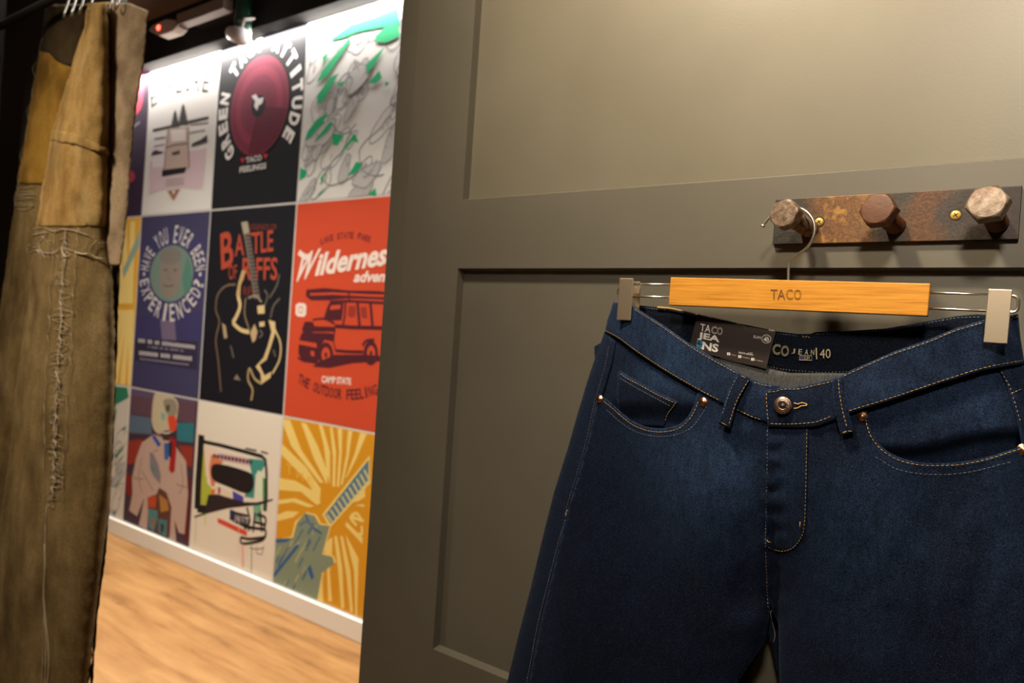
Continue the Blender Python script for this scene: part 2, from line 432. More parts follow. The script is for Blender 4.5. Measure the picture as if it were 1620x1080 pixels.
# ================================================================== HOOK RAIL
pc = [at(1222, 316.5, D1-.006), at(1222, 386.5, D1-.006), at(1604, 378.5, D1-.006), at(1612, 292.5, D1-.006)]
x0 = pc[1].x; x1 = pc[2].x+.004; z0 = (pc[1].z+pc[2].z)/2; z1 = (pc[0].z+pc[3].z)/2
rail = thing('hook_rail', 'rusty steel coat rail with three big hex bolts, screwed to the grey partition', 'coat rack', (x0, D1, z0))
b = MB(); box(b, (x0, D1-.006, z0), (x1, D1+.0005, z1), M_rust); b.build('plate', rail, bevel=.0008)
def bolt(hp, Yh, bp, Yb, R, m, rot, rounded, label):
    H = at(hp[0], hp[1], Yh); B = at(bp[0], bp[1], Yb); ax = (H-B).normalized(); L = (H-B).length
    up = Vector((math.cos(rot), 0, math.sin(rot)))
    b = MB()
    hh = .0135; u = (up-ax*up.dot(ax)).normalized(); s = ax.cross(u)
    # hexagonal head with a chamfered round face
    n = 48; rings = []
    def hexr(a): a = (a+math.pi/6) % (math.pi/3)-math.pi/6; return R*math.cos(math.pi/6)/math.cos(a-0) if abs(a) <= math.pi/6+1e-6 else R
    apo = R*math.cos(math.pi/6)
    for rr, h in (('hex', L-hh), ('hex', L-.0028), ('mix', L-.0012), ('round', L), ('in', L+.0001)):
        ring = []
        for k in range(n):
            a = 2*math.pi*k/n; hx = apo/math.cos(((a) % (math.pi/3))-math.pi/6)
            if rounded: hx = min(hx, R*(.93+.02*math.sin(3*a)))
            r = {'hex': hx, 'mix': min(hx, apo*1.06), 'round': apo*.95, 'in': apo*.90}[rr]
            hz = h
            if rr == 'hex' and h > L-.01: hz = L-.0006-max(0, hx-apo*.96)*.75
            ring.append(B+ax*hz+(u*math.cos(a)+s*math.sin(a))*r)
        rings.append(ring)
    vs = [p for r in rings for p in r]; fs = []
    for i in range(len(rings)-1):
        for k in range(n): fs.append((i*n+k, i*n+(k+1) % n, (i+1)*n+(k+1) % n, (i+1)*n+k))
    fs.append([(len(rings)-1)*n+k for k in range(n)]); fs.append(list(range(n))[::-1])
    b.add(vs, fs, m)
    prof = [(.0104, -.002), (.0104, .002)]; h = .002
    while h < L-hh-.012: prof += [(.0104, h), (.0096, h+.0012)]; h += .0022
    prof += [(.0104, h), (.0104, L-hh+.001)]
    o = b.build('bolt', rail, label=label, smooth=True, autosmooth=28)
    b2 = MB(); lathe(b2, B, ax, prof, M_bolt_a if rounded else M_bolt_b, 20); b2.build('shank', o, smooth=True, autosmooth=40)
bolt((1239, 337), .806, (1280, 361), .872, .0178, M_bolt_a, .2, True, 'worn brown bolt with rounded head')
bolt((1387, 330), .818, (1416, 356), .872, .0188, M_bolt_b, 0, False, 'dark brown painted hex bolt')
bolt((1561, 319), .818, (1577, 352), .872, .0190, M_bolt_c, .12, False, 'scuffed pale steel hex bolt')
for (px, py) in ((1296, 351), (1512, 340)):
    p = at(px, py, D1-.006); b = MB()
    lathe(b, p+Vector((0, .002, 0)), (0, -1, 0), [(.0064, 0), (.0064, .00215)], M_black, 24)
    lathe(b, p+Vector((0, .001, 0)), (0, -1, 0), [(.0046, 0), (.0048, .0016), (.0036, .0026), (.001, .0029)], M_brass, 24)
    for a in (.6, .6+math.pi/2):
        d = Vector((math.cos(a), 0, math.sin(a))); e = Vector((-d.z, 0, d.x)); c = p+Vector((0, -.0021, 0))
        q = [c-d*.0026-e*.0005, c+d*.0026-e*.0005, c+d*.0026+e*.0005, c-d*.0026+e*.0005]
        prism(b, q, .0008, M_black)
    b.build('screw', rail, smooth=True, autosmooth=40)

# ================================================================== HANGER
YH = .834
hang = thing('trouser_hanger', 'wooden clip hanger with chrome hook, hung on the left bolt and holding the jeans', 'hanger', at(1262, 470, YH))
q = [at(1060.7, 438.3, .828), at(1057.5, 482.5, .828), at(1467.4, 500, .828), at(1472, 448.2, .828)]
b = MB(); prism(b, q[::-1], .012, M_wood); bar = b.build('wooden_bar', hang, bevel=.0012)
b = MB(); sf = lambda x, y: at(x, y, .8276)
put_text(b, 'TA', (1219, 473.5), (1242, 474), (0.2, -16), sf, M_engrave)
b.build('engraving', bar, label='burnt-in brand letters'); 
b = MB()
put_text(b, 'C', (1243.5, 474), (1254, 474.3), (0.2, -16.5), sf, M_engrave, outline=.012)
put_text(b, 'O', (1256, 474.3), (1267.5, 474.6), (0.2, -16.5), sf, M_engrave, outline=.012)
b.build('engraving', bar, label='outlined burnt-in letters')
hk = [(1247.2, 446), (1247.6, 425), (1249, 415.5), (1253, 409), (1261, 403), (1271, 396.5), (1280, 387.5), (1286.5, 375), (1288.8, 361), (1285.5, 347), (1277, 336), (1264.5, 328.5), (1250, 326), (1236, 329), (1223, 338), (1213, 349), (1207, 357)]
b = MB(); tube(b, [at(p.x, p.y, YH) for p in cr(hk, 6)], .00155, M_chrome, 10)
e = at(1207, 357.5, YH); lathe(b, e+Vector((0, 0, -.0022)), (0, 0, 1), [(.0008, 0), (.0022, .0008), (.0028, .0022), (.0022, .0036), (.0008, .0044)], M_chrome, 12)
b.build('hook', hang, smooth=True)
for seg in (((996, 449.2), (1064, 449.7)), ((996, 468.6), (1064, 469.9)), ((1466, 462.8), (1575, 466)), ((1464, 487.4), (1575, 492.2))):
    b = MB(); tube(b, [at(*seg[0], YH), at(*seg[1], YH)], .0013, M_chrome, 8); b.build('wire_rod', hang, smooth=True)
def clip(fp, yf, yb, side, label):
    q = [at(x, y, yf) for x, y in fp]
    b = MB(); prism(b, q[::-1], .0022, M_nickel); o = b.build('clip', hang, bevel=.0007, label=label)
    # rear jaw, hinge body and spring
    cx = sum(p.x for p in q)/4; top = max(p.z for p in q); bot = min(p.z for p in q); wd = (max(p.x for p in q)-min(p.x for p in q))*.42
    b = MB(); box(b, (cx-wd, yb, bot+.004), (cx+wd, yb+.0018, top-.003), M_nickel)
    zm = bot+(top-bot)*.62
    b.build('rear_jaw', o, bevel=.0006)
    b = MB(); box(b, (cx-wd*.95, yf+.002, zm-.002), (cx-wd*.75, yb+.001, zm+.010), M_nickel); box(b, (cx+wd*.75, yf+.002, zm-.002), (cx+wd*.95, yb+.001, zm+.010), M_nickel)
    b.build('hinge', o, bevel=.0004)
    b = MB()
    if side > 0:
        tube(b, [at(p.x, p.y, YH-.006) for p in cr([(1597, 468), (1605, 468.5), (1610.5, 473), (1611.5, 482), (1609, 490), (1603, 493.5), (1594, 492)], 6)], .0016, M_chrome, 8)
    else:
        prism(b, [at(1002.5, 452, YH-.004), at(1002.5, 462.5, YH-.004), at(1010.5, 464.5, YH-.004), at(1014.5, 452, YH-.004)], .002, M_nickel)
        tube(b, [at(1001, 446.5, YH-.003), at(1012, 446.3, YH-.003), at(1014, 450, YH)], .0008, M_chrome, 6)
        tube(b, [at(980, 455, YH-.004), at(977.6, 459, YH-.004), at(977.6, 466, YH-.004), at(980, 469, YH-.004)], .0012, M_chrome, 6)
    b.build('spring', o, smooth=False)
clip([(980, 439.8), (1001.9, 440.2), (997.7, 506.6), (975.3, 505.4)], .8165, .8425, -1, 'nickel clip at the left end')
clip([(1563.4, 456.5), (1602, 458), (1593.9, 543.9), (1555.3, 541.4)], .8065, .8425, 1, 'larger-looking nickel clip at the right end')

# ================================================================== JEANS
def lerp_tab(t, T):
    if t <= T[0][0]: return T[0][1]
    for (a, x), (c, y) in zip(T, T[1:]):
        if t <= c: return x+(y-x)*(t-a)/(c-a)
    return T[-1][1]
def sm(a, b, x):
    t = max(0, min(1, (x-a)/(b-a))); return t*t*(3-2*t)
XLt = [(475, 971), (490, 967), (523, 957), (560, 942), (600, 928), (660, 911), (703, 900), (780, 876), (860, 855), (934, 838.6), (1000, 814), (1080, 803), (1300, 768), (1700, 720)]
XLt = [(475, 971), (490, 967), (523, 957), (540, 951), (560, 943.5), (600, 930), (660, 912), (703, 900), (780, 876), (860, 856), (934, 838.6), (1005, 820), (1080, 802), (1300, 752), (1700, 690)]
XRt = [(475, 1608), (500, 1611), (555, 1617), (600, 1626), (700, 1647), (800, 1665), (900, 1682), (1080, 1705), (1300, 1730), (1700, 1765)]
def wrk(px, py):
    n = noise.fractal(Vector((px/70, py/150, 3.1)), 1.0, 2.0, 3)*.0022
    n += noise.noise(Vector((px/26, py/34, 9.0)))*.0006
    return n
def Yf(px, py):
    xl = lerp_tab(py, XLt); xr = lerp_tab(py, XRt)
    s = abs((px-(xl+xr)/2)/((xr-xl)/2)); s = min(1, s)
    whole = (1-s**2.6)**.5
    wl = sm(760, 980, py)
    xm = lerp_tab(py, [(600, 1215), (980, 1222), (1080, 1198), (1700, 1150)]) if px < 1222 else lerp_tab(py, [(600, 1215), (980, 1230), (1700, 1255)])
    if px < 1222: a, c = xl, xm
    else: a, c = xm, xr
    sl = min(1, abs((px-(a+c)/2)/((c-a)/2))); leg = (1-sl**2.6)**.5
    B = .046
    y = .846 - B*(whole*(1-wl)+leg*wl)
    y -= .010*sm(560, 640, py)*(1-sm(700, 1000, py))*math.exp(-((px-1240)/170)**2)     # front waist sags forward
    y += .010*math.exp(-((px-1585)/55)**2-((py-500)/60)**2)
    f = (1-s**6)
    y += wrk(px, py)*f*sm(560, 680, py) + wrk(px, py)*.35*f
    # gathered folds beside the fly and drag lines from the crotch
    if py > 675:
        k = math.exp(-((px-1224)/16)**2)*sm(675, 700, py)*(1-sm(960, 990, py))
        y -= k*(.0012*math.sin(py/5.2+2*noise.noise(Vector((px/20, py/30, 0))))+.0008)
        g = math.exp(-((px-1178)/26)**2)*sm(675, 720, py)*(1-sm(940, 1000, py)); y += g*.006
    y -= .007*math.exp(-((px-1095)/60)**2-((py-790)/130)**2)+.006*math.exp(-((px-1390)/90)**2-((py-800)/130)**2)
    y += .006*math.exp(-((px-985)/38)**2-((py-800)/150)**2)
    # vertical soft folds
    y += .0030*math.sin((px-1040)/38+py/260)*sm(700, 820, py)*(1-s)
    return y
FD = [(1075, 700, 95, 90, .34), (1110, 790, 80, 110, .30), (1165, 745, 34, 110, .36), (1390, 800, 110, 110, .30), (1330, 900, 110, 90, .16), (1590, 800, 50, 300, .22), (860, 950, 22, 200, .12), (1560, 640, 60, 60, .4), (1380, 1010, 60, 60, .14), (1240, 760, 22, 60, .16)]
def fade(px, py):
    v = .03
    for cx, cy, rx, ry, a in FD: v += a*math.exp(-((px-cx)/rx)**2-((py-cy)/ry)**2)
    return min(1, v)
def fband(px, py): return .30+.32*noise.noise(Vector((px/40, py/30, 1)))+.30*math.exp(-((px-1060)/70)**2)*1.0+.16*math.exp(-((px-1420)/110)**2)
jeans = thing('jeans', 'dark indigo five-pocket jeans with ochre stitching, clipped to the wooden hanger', 'jeans', at(1230, 1700, .846))

side = [(966, 540), (961, 571), (948, 617), (942.5, 636), (931.5, 692), (915.7, 749), (900, 800), (885, 860), (872.6, 913), (854, 990), (838.6, 1070), (790, 1300), (735, 1700)]
sideR = [(1586, 578), (1599, 607), (1607, 632), (1619, 676), (1634, 760), (1650, 860), (1668, 1000), (1676, 1080), (1695, 1300), (1728, 1700)]
pocL = [(955, 627.7), (969, 639), (988, 656), (1004, 667), (1026, 675.5), (1051, 677), (1073, 671.5), (1086, 661), (1095, 646), (1101.5, 629), (1106, 614)]
pocR = [(1375, 640), (1372, 654), (1375, 670), (1382, 689), (1397, 708), (1423, 723), (1454, 731), (1492, 732), (1523, 730), (1561, 722.5), (1593, 713), (1616, 705), (1626, 700)]
# left leg front
bL = [(945, 629)] + [(p.x, p.y) for p in cr(pocL, 4)] + [(1145, 634), (1200, 658), (1224, 664), (1220, 800), (1222, 920), (1217, 975), (1209, 1018), (1181, 1058), (1166, 1082), (1130, 1300), (1090, 1700)] + side[::-1][:-3]
bL = bL[:-1] + [(942.5, 636)]
b = MB(); cloth(b, bL, Yf, M_denim, 0, 7, .002, fadef=fade, edge=.6); b.build('leg_front', jeans, smooth=True, label='left trouser leg front')
cR = cr(pocR, 4)
bR = [(1214, 664), (1290, 664), (1340, 642), (1372, 632)] + [(p.x, p.y) for p in cR] + [(1634, 760), (1650, 860), (1668, 1000), (1676, 1080), (1695, 1300), (1728, 1700), (1262, 1700), (1238, 1300), (1233, 1080), (1231, 985), (1222, 968), (1214, 930), (1211, 860)]
b = MB(); cloth(b, bR, Yf, M_denim, -.0006, 7, .002, fadef=fade, edge=.5); b.build('leg_front', jeans, smooth=True, label='right trouser leg front')
# back panel: side wraps + rear
def Yb(px, py): 
    xl = lerp_tab(py, XLt); xr = lerp_tab(py, XRt); s = min(1, abs((px-(xl+xr)/2)/((xr-xl)/2)))
    return .846+.020*(1-s**2.6)**.5
L_edge = [(x, y) for y, x in XLt if y > 500]
R_edge = [(x, y) for y, x in XRt if y > 500]
b = MB()
cloth(b, L_edge + [(745, 1700)] + [(x+8, y) for x, y in side[::-1]], Yf, M_denim, .0008, 9, .0012, fadef=lambda x, y: .16, edge=.2)
cloth(b, R_edge + [(1724, 1700)] + [(x-8, y) for x, y in sideR[::-1]], Yf, M_denim, .0008, 9, .0012, fadef=lambda x, y: .25, edge=.3)
cloth(b, [(957, 525), (1080, 585), (1180, 640), (1290, 645), (1420, 600), (1617, 553)] + R_edge[1:] + [(1262, 1700), (1232, 1075), (1216, 1000), (1185, 1062), (1090, 1700)] + L_edge[::-1][:-1], Yb, M_denim_in, 0, 16, .0015)
b.build('back_panel', jeans, smooth=True)

# pocket facings
bg = [(940, 548), (966, 533), (1010, 556), (1060, 588), (1112, 616), (1112, 640), (1098, 668), (1080, 684), (1040, 690), (1000, 682), (965, 655), (944, 636)]
def YpL(px, py): return Yf(px, py)+.0035+.012*sm(630, 668, py)
b = MB(); cloth(b, bg, YpL, M_denim, 0, 7, .001, fadef=lambda x, y: .15+.60*math.exp(-((x-1045)/40)**2-((y-595)/26)**2)+.3*math.exp(-((x-1090)/20)**2-((y-625)/22)**2), edge=.1)
b.build('pocket_facing', jeans, smooth=True, label='left pocket lining')
cn = [(978, 588), (982, 586), (990, 592), (1010, 603), (1040, 620), (1072, 634.5), (1069, 641), (1060, 652), (1054, 664), (1050, 675), (1000, 672), (978, 650), (976, 620)]
b = MB(); cloth(b, cn, YpL, M_denim, -.002, 5, .0018, fadef=lambda x, y: .08+.28*math.exp(-((y-(600+.45*(x-1000)))/10)**2), edge=.8)
coin = b.build('coin_pocket', jeans, smooth=True)
bg = [(1345, 648), (1400, 624), (1500, 590), (1590, 572), (1600, 607), (1608, 632), (1621, 690), (1622, 712), (1560, 738), (1490, 745), (1420, 738), (1380, 705), (1362, 665)]
def YpR(px, py): return Yf(px, py)+.003+.016*sm(690, 716, py+.10*(px-1500)+6*math.sin(px/40))
b = MB(); cloth(b, bg, YpR, M_denim, 0, 7, .001, fadef=lambda x, y: .16+.22*math.exp(-((x-1500)/80)**2-((y-640)/40)**2)+.3*math.exp(-((x-1560)/40)**2-((y-640)/50)**2), edge=.1)
b.build('pocket_facing', jeans, smooth=True, label='right pocket lining')

# fly
fl = [(1214, 668), (1279, 668), (1277, 760), (1275, 830), (1269, 853), (1256, 869), (1240, 874), (1225, 872), (1211, 865), (1212, 770)]
b = MB(); cloth(b, fl, Yf, M_denim, -.0022, 4, .0016, fadef=lambda x, y: .14+.2*math.exp(-((x-1245)/14)**2-((y-760)/60)**2)+.12*math.sin(y/5.2)*math.exp(-((x-1217)/8)**2), edge=.28)
fly = b.build('fly', jeans, smooth=True)
# waistband, left piece then the overlapping button piece
wl_ = [(970, 478), (979, 478), (1003, 485), (1045, 511), (1087, 540.5), (1122.6, 562), (1150, 578), (1168, 589), (1187, 598), (1200, 604), (1234, 610), (1236, 668), (1213, 668), (1189, 661), (1165.6, 650), (1141.5, 638), (1108, 620), (1066, 596), (1034, 576), (1003, 555), (978, 536), (957, 525), (961, 505), (967, 488)]
def Yw(px, py):
    y = Yf(px, py)-.002
    return y
b = MB(); cloth(b, wl_, Yw, M_denim, -.001, 5, .0035, fadef=fband, edge=1.0); wbL = b.build('waistband', jeans, smooth=True, label='left half of the waistband')
wr_ = [(1209.5, 617), (1226, 615), (1240, 612.5), (1263, 611.5), (1286, 606.5), (1315, 600), (1331, 594), (1351, 583), (1378, 572), (1414, 556), (1469, 537), (1511, 519.5), (1555, 506), (1599, 498), (1611, 496), (1614, 530), (1618, 556), (1621, 574), (1555, 586), (1492, 605.5), (1416, 631), (1342, 654), (1320, 664), (1293, 674), (1275, 676), (1248, 676), (1215, 675), (1212, 660), (1210, 639)]
b = MB(); cloth(b, wr_, Yw, M_denim, -.0042, 5, .0035, fadef=lambda x, y: fband(x, y)*(.35 if x < 1330 else .8), edge=.95); wbR = b.build('waistband', jeans, smooth=True, label='right half of the waistband with the buttonhole')
# inside of the back waistband
def Yi(px, py):
    s = min(1, abs((px-1292)/325)); return .846+.018*(1-s**2.4)**.5
wi = [(975, 478), (1003, 482), (1035, 485), (1060, 488), (1100, 497.5), (1160, 512), (1225, 523.5), (1262, 528), (1282, 528), (1290, 525), (1330, 524), (1400, 519.5), (1440, 513), (1480, 505.5), (1515, 499.5), (1545, 497), (1570, 498), (1606, 500), (1606, 540), (1500, 580), (1380, 592), (1340, 591), (1300, 592), (1250, 588), (1210, 580), (1140, 566), (1080, 558), (990, 520)]
b = MB(); cloth(b, wi, Yi, M_denim_in, -.001, 8, .003, fadef=lambda x, y: .02, edge=.12); wbI = b.build('back_waistband', jeans, smooth=True)
gi = [(1100, 555), (1160, 572), (1250, 590), (1345, 590), (1400, 590), (1360, 640), (1280, 650), (1180, 640), (1090, 600)]
b = MB(); cloth(b, gi, Yi, M_lining, -.0042, 10, .001); b.build('inner_back', jeans, smooth=True, label='grey inside of the seat')
for pts in ([(1040, 486), (1060, 487.5), (1080, 492), (1100, 497)],):
    b = MB(); tube(b, [at(x, y, Yi(x, y)-.003) for x, y in pts], .0011, M_thread, 6); b.build('leather_patch', jeans, label='edge of the tan patch behind the waistband')

# printed lettering on the lining
M_print = mat('cream_print', lin('#c9bd98'), .7); M_purple = mat('purple_print', lin('#3a3080'), .7)
b = MB(); si = lambda x, y: at(x, y, Yi(x, y)-.0044)
put_text(b, 'C', (1221.5, 560.5), (1233.5, 561.5), (1.6, -17), si, M_print, outline=.028)
put_text(b, 'O', (1235, 563), (1247.5, 564), (1.2, -17), si, M_print, outline=.028)
for ch, x, y, h in (('J', 1252, 559, 8), ('E', 1263, 560.5, 8.5), ('A', 1273, 561, 8.5), ('N', 1282.5, 561, 8)):
    put_text(b, ch, (x, y), (x+5.4, y+.2), (.7, -h), si, M_print)
put_text(b, 'I', (1291, 568), (1292.8, 568), (-.6, -18), si, M_print)
put_text(b, '40', (1297, 566.5), (1314, 566.3), (0, -14.5), si, M_print)
def pline(b, pts, wpx, surf, m, closed=False):
    P = [Vector(p) for p in pts]; n = len(P)
    L = []; R = []
    for i in range(n):
        a = P[(i-1) % n] if closed or i else P[i]; c = P[(i+1) % n] if closed or i < n-1 else P[i]
        t = (c-a).normalized(); q = Vector((-t.y, t.x))*wpx/2; L.append(P[i]+q); R.append(P[i]-q)
    vs = [surf(p.x, p.y) for p in L]+[surf(p.x, p.y) for p in R]
    b.add(vs, [(i, (i+1) % n, (i+1) % n+n, i+n) for i in range(n if closed else n-1)], m)
pline(b, [(1265, 562.3), (1284.5, 562.6), (1284.2, 569.6), (1264.5, 569.2)], .9, si, M_print, True)
b.add([si(*p) for p in ((1265.5, 563), (1271, 563), (1271, 569), (1265.3, 568.8))], [(0, 1, 2, 3)], M_purple)
put_text(b, 'SLIM', (1271.5, 568.3), (1280.5, 568.5), (0, -4.6), si, M_print)
b.build('lettering', wbI, label='cream printed letters and size 40')

# card tag
YC = lambda x, y: Yi(x, y)-.0075
M_card = mat('dark_brown_card', (.024, .013, .012, 1), .55)
M_ink = mat('white_ink', (.75, .72, .68, 1), .5); M_blue = mat('blue_ink', lin('#2fa3dc'), .5)
cardq = [(1103.2, 499), (1165, 512.5), (1227, 525), (1212, 583.5), (1150, 567.5), (1089, 553)]
b = MB(); cloth(b, cardq, YC, M_card, 0, 12, .0006)
cloth(b, [(1103, 496.8), (1165, 510.5), (1228, 523.3), (1227, 526), (1165, 513.5), (1103.2, 500)], lambda x, y: Yi(x, y)-.0068, M_card, 0, 12, .0068)
card = b.build('card_tag', jeans, label='dark brown size card with white print', smooth=False)
sc = lambda x, y: at(x, y, YC(x, y)-.0004)
k_ = 1/10.287
def cp(x, y): return (1090+x*k_, 485+y*k_)
b = MB(); cu = (1.8, -11.6)
put_text(b, 'TA', cp(178, 394), cp(345, 425), (1.3, -11.5), sc, M_ink)
put_text(b, 'C', cp(357, 436), cp(447, 448), (1.4, -12), sc, M_ink, outline=.025)
put_text(b, 'O', cp(450, 452), cp(540, 466), (1.4, -12), sc, M_ink, outline=.025)
put_text(b, 'JEA', cp(137, 536), cp(492, 612), (1.6, -12.6), sc, M_ink, bold=.035)
put_text(b, 'NS', cp(205, 695), cp(468, 745), (1.9, -12.8), sc, M_ink, bold=.035)
put_text(b, '19', cp(127, 596), cp(215, 614), (1.0, -5.6), sc, M_blue, bold=.01)
put_text(b, '95', cp(112, 665), cp(200, 690), (1.0, -5.8), sc, M_blue, bold=.01)
put_text(b, 'SLIM', cp(1045, 505), cp(1163, 528), (.7, -4), sc, M_ink)
put_text(b, '40', cp(1208, 560), cp(1296, 574), (.8, -6.2), sc, M_ink, bold=.02)
put_text(b, 'SIZE', cp(1235, 500), cp(1296, 510), (.3, -1.7), sc, M_ink)
c0 = cp(1259, 525); ring = [(c0[0]+7.1*math.cos(a*math.pi/14), c0[1]+6.5*math.sin(a*math.pi/14)) for a in range(28)]
pline(b, ring, .75, sc, M_ink, True)
put_text(b, 'taco.com', cp(805, 755), cp(1040, 798), (.4, -2.8), sc, M_ink)
pline(b, [cp(940, 775), cp(970, 750), cp(1040, 742), cp(985, 768), cp(1030, 765)], .6, sc, M_ink)
for (qx, qy), (ax_, ay_), (bx_, by_) in (((645, 768), (685, 785), (775, 806)), ((827, 812), (862, 825), (985, 852)), ((1037, 857), (1075, 874), (1200, 900))):
    c = cp(qx, qy); b.add([sc(c[0]-2.3, c[1]-2.5), sc(c[0]+2.6, c[1]-1.9), sc(c[0]+2.3, c[1]+2.4), sc(c[0]-2.6, c[1]+1.8)], [(0, 1, 2, 3)], M_ink)
    s2 = lambda x, y: at(x, y, YC(x, y)-.0008)
    put_text(b, 'f' if qx < 700 else 'o', (c[0]-.6, c[1]+1.6), (c[0]+.9, c[1]+1.8), (.1, -3), s2, M_card)
    put_text(b, 'tacojeans', cp(ax_, ay_), cp(bx_, by_), (.2, -1.6), sc, M_ink)
st = lambda x, y: at(x, y, Yi(x, y)-.0074)
put_text(b, '40', (1109.3, 499.3), (1115.5, 500.5), (.7, -2.0), st, M_ink)
put_text(b, 'TACO JEANS', (1121.5, 501.8), (1155.5, 509), (.4, -2.2), st, M_ink)
put_text(b, 'SLIM', (1216, 522.6), (1225, 524.3), (.2, -2), st, M_ink)
b.build('lettering', card, label='white and blue printed letters')

# belt loops
lpL = [(1168, 590), (1187.5, 597.5), (1179, 612.6), (1170, 629), (1163.5, 645), (1160, 660), (1155, 678), (1136, 669.5), (1142, 651), (1147, 634), (1154, 614)]
lpR = [(1316, 601), (1332, 594.5), (1334, 617), (1339, 639), (1345, 660), (1351, 683), (1330, 689), (1322, 656), (1318, 630)]
loops = []
for lp, xa in ((lpL, 0), (lpR, 1)):
    b = MB(); cloth(b, lp, Yw, M_denim, -.0078, 4, .0035, fadef=lambda x, y: .12, edge=.85)
    loops.append(b.build('belt_loop', jeans, smooth=True, label='left front belt loop' if not xa else 'right front belt loop'))

# stitching: dashes of thread lying on the cloth
def stitch(par, pts, off, Y=Yw, m=None, ln=.0031, gap=.0011, r=.00034, name='stitching', k=8):
    P = [at(p.x, p.y, Y(p.x, p.y)+off-.0003) for p in cr([(a[0], a[1]) if len(a) == 2 else a for a in [Vector((q[0], q[1])) for q in pts]], k)]
    b = MB(); acc = [0]
    for i in range(1, len(P)): acc.append(acc[-1]+(P[i]-P[i-1]).length)
    def S(d):
        for i in range(1, len(P)):
            if d <= acc[i]: t = (d-acc[i-1])/max(1e-9, acc[i]-acc[i-1]); return P[i-1].lerp(P[i], t)
        return P[-1]
    d = 0
    while d+ln < acc[-1]:
        a = S(d); c = S(d+ln/2)+Vector((0, -.0003, 0)); e = S(d+ln); tube(b, [a, c, e], r*random.uniform(.85, 1.15), m or M_thread, 5, True, True); d += ln+gap*random.uniform(.8, 1.2)
    if b.v: return b.build(name, par, smooth=True)
Yleg = lambda x, y: Yf(x, y)
stitch(wbL, [(1004, 489), (1045, 515), (1087, 544.5), (1122, 566), (1150, 581.5), (1168, 592)], -.0012)
stitch(wbL, [(1193, 604.5), (1205, 608), (1225, 611.5)], -.0012)
stitch(wbL, [(958, 523), (978, 533.5), (1003, 552), (1034, 573), (1066, 593), (1108, 617), (1141, 634.5)], -.0012)
stitch(wbL, [(1165.6, 647.5), (1189, 658.5), (1208.5, 665)], -.0012)
stitch(wbR, [(1215, 620), (1226, 619), (1240, 615.5), (1263, 615), (1286, 610), (1315, 603.5), (1328, 598)], -.0044)
stitch(wbR, [(1335, 594.5), (1378, 575), (1414, 559.5), (1469, 540.5), (1511, 523), (1555, 510)], -.0044)
stitch(wbR, [(1599, 505), (1612, 500)], -.0044)
stitch(wbR, [(1212.5, 622), (1213, 640), (1215, 662), (1216, 669)], -.0044)
stitch(wbR, [(1219, 670), (1248, 670.5), (1275, 669), (1293, 666.5), (1318, 657)], -.0044)
stitch(wbR, [(1343, 649.5), (1416, 627), (1492, 601.5), (1555, 582), (1619, 569.5)], -.0044)
Yi0 = lambda x, y: Yi(x, y)
for pts in ([(1004, 485), (1035, 488.5), (1060, 491.5), (1098, 500)], [(1229, 527), (1262, 531.5)], [(1292, 528.5), (1340, 526.5), (1400, 522.5), (1440, 516), (1480, 508.5), (1515, 502.5), (1556, 501)]):
    stitch(wbI, pts, -.0016, Yi0, M_thread_pale, r=.00028, ln=.0018, gap=.0016)
for pts in ([(1214, 579.5), (1250, 585.5), (1300, 589)], [(1300, 589), (1345, 587.5)]):
    stitch(wbI, pts, -.0016, Yi0, M_thread_pale, r=.00032, ln=.0015, gap=.0022)
stitch(wbI, [(1269, 531), (1274, 534), (1276, 531), (1281, 534), (1283, 531)], -.0016, Yi0, M_thread, r=.0004)
stitch(loops[0], [(1184, 601.5), (1176, 615), (1166, 633), (1159, 652), (1153, 672)], -.0082)
stitch(loops[0], [(1172, 594), (1181, 598.5)], -.0082, ln=.006)
stitch(loops[0], [(1141, 668), (1152, 673.5)], -.0082, ln=.007)
stitch(loops[0], [(1166, 596), (1157, 614), (1149, 636), (1143, 655)], -.0082, m=M_thread_pale, r=.00022)
stitch(loops[1], [(1326.5, 600), (1328, 620), (1332, 645), (1337, 665), (1341, 680)], -.0082)
stitch(loops[1], [(1318, 603.5), (1327, 600)], -.0082, ln=.006)
for dx in (0, 1.2): stitch(loops[1], [(1333, 684+dx), (1340, 681.5+dx), (1348, 682+dx)], -.0082, ln=.004)
PL = cr(pocL, 4)
stitch(jeans, [(p.x+.3*(0), p.y+4.2) for p in cr([(955, 630), (969, 641.5), (988, 658), (1004, 669), (1026, 677), (1051, 678.5), (1074, 673)], 1)] + [(1090.5, 663), (1099.5, 648), (1106, 631)], -.0004, Yleg)
stitch(jeans, [(960, 648), (985, 670), (1010, 684), (1040, 690), (1070, 687), (1095, 675), (1110, 655), (1119, 640)], -.0002, Yleg, M_thread_pale, r=.0002)
stitch(jeans, [(1368.5, 656), (1371.5, 672), (1378.5, 691), (1395, 711.5), (1422, 727.5), (1454, 735), (1492, 736), (1523, 734), (1561, 726.5), (1595, 716), (1616, 709)], -.0010, Yleg)
stitch(jeans, [(1385, 722), (1420, 742), (1470, 750), (1530, 747), (1600, 730)], -.0008, Yleg, M_thread_pale, r=.0002)
stitch(coin, [(982, 590.5), (990, 597), (1010, 607.5), (1040, 624), (1066, 636.5)], -.0024, YpL)
stitch(coin, [(981, 598), (1010, 615), (1040, 631), (1062, 643)], -.0024, YpL, M_thread_pale, r=.00022)
stitch(coin, [(1069, 636), (1064, 644), (1056, 655), (1052, 668)], -.0024, YpL)
stitch(jeans, [(963, 548), (958, 575), (946, 617), (939.5, 640), (928.5, 692), (912.5, 749), (897, 800), (894, 820)], -.0002, Yleg, mat('side_thread', lin('#6f6a66'), .8), r=.00032)
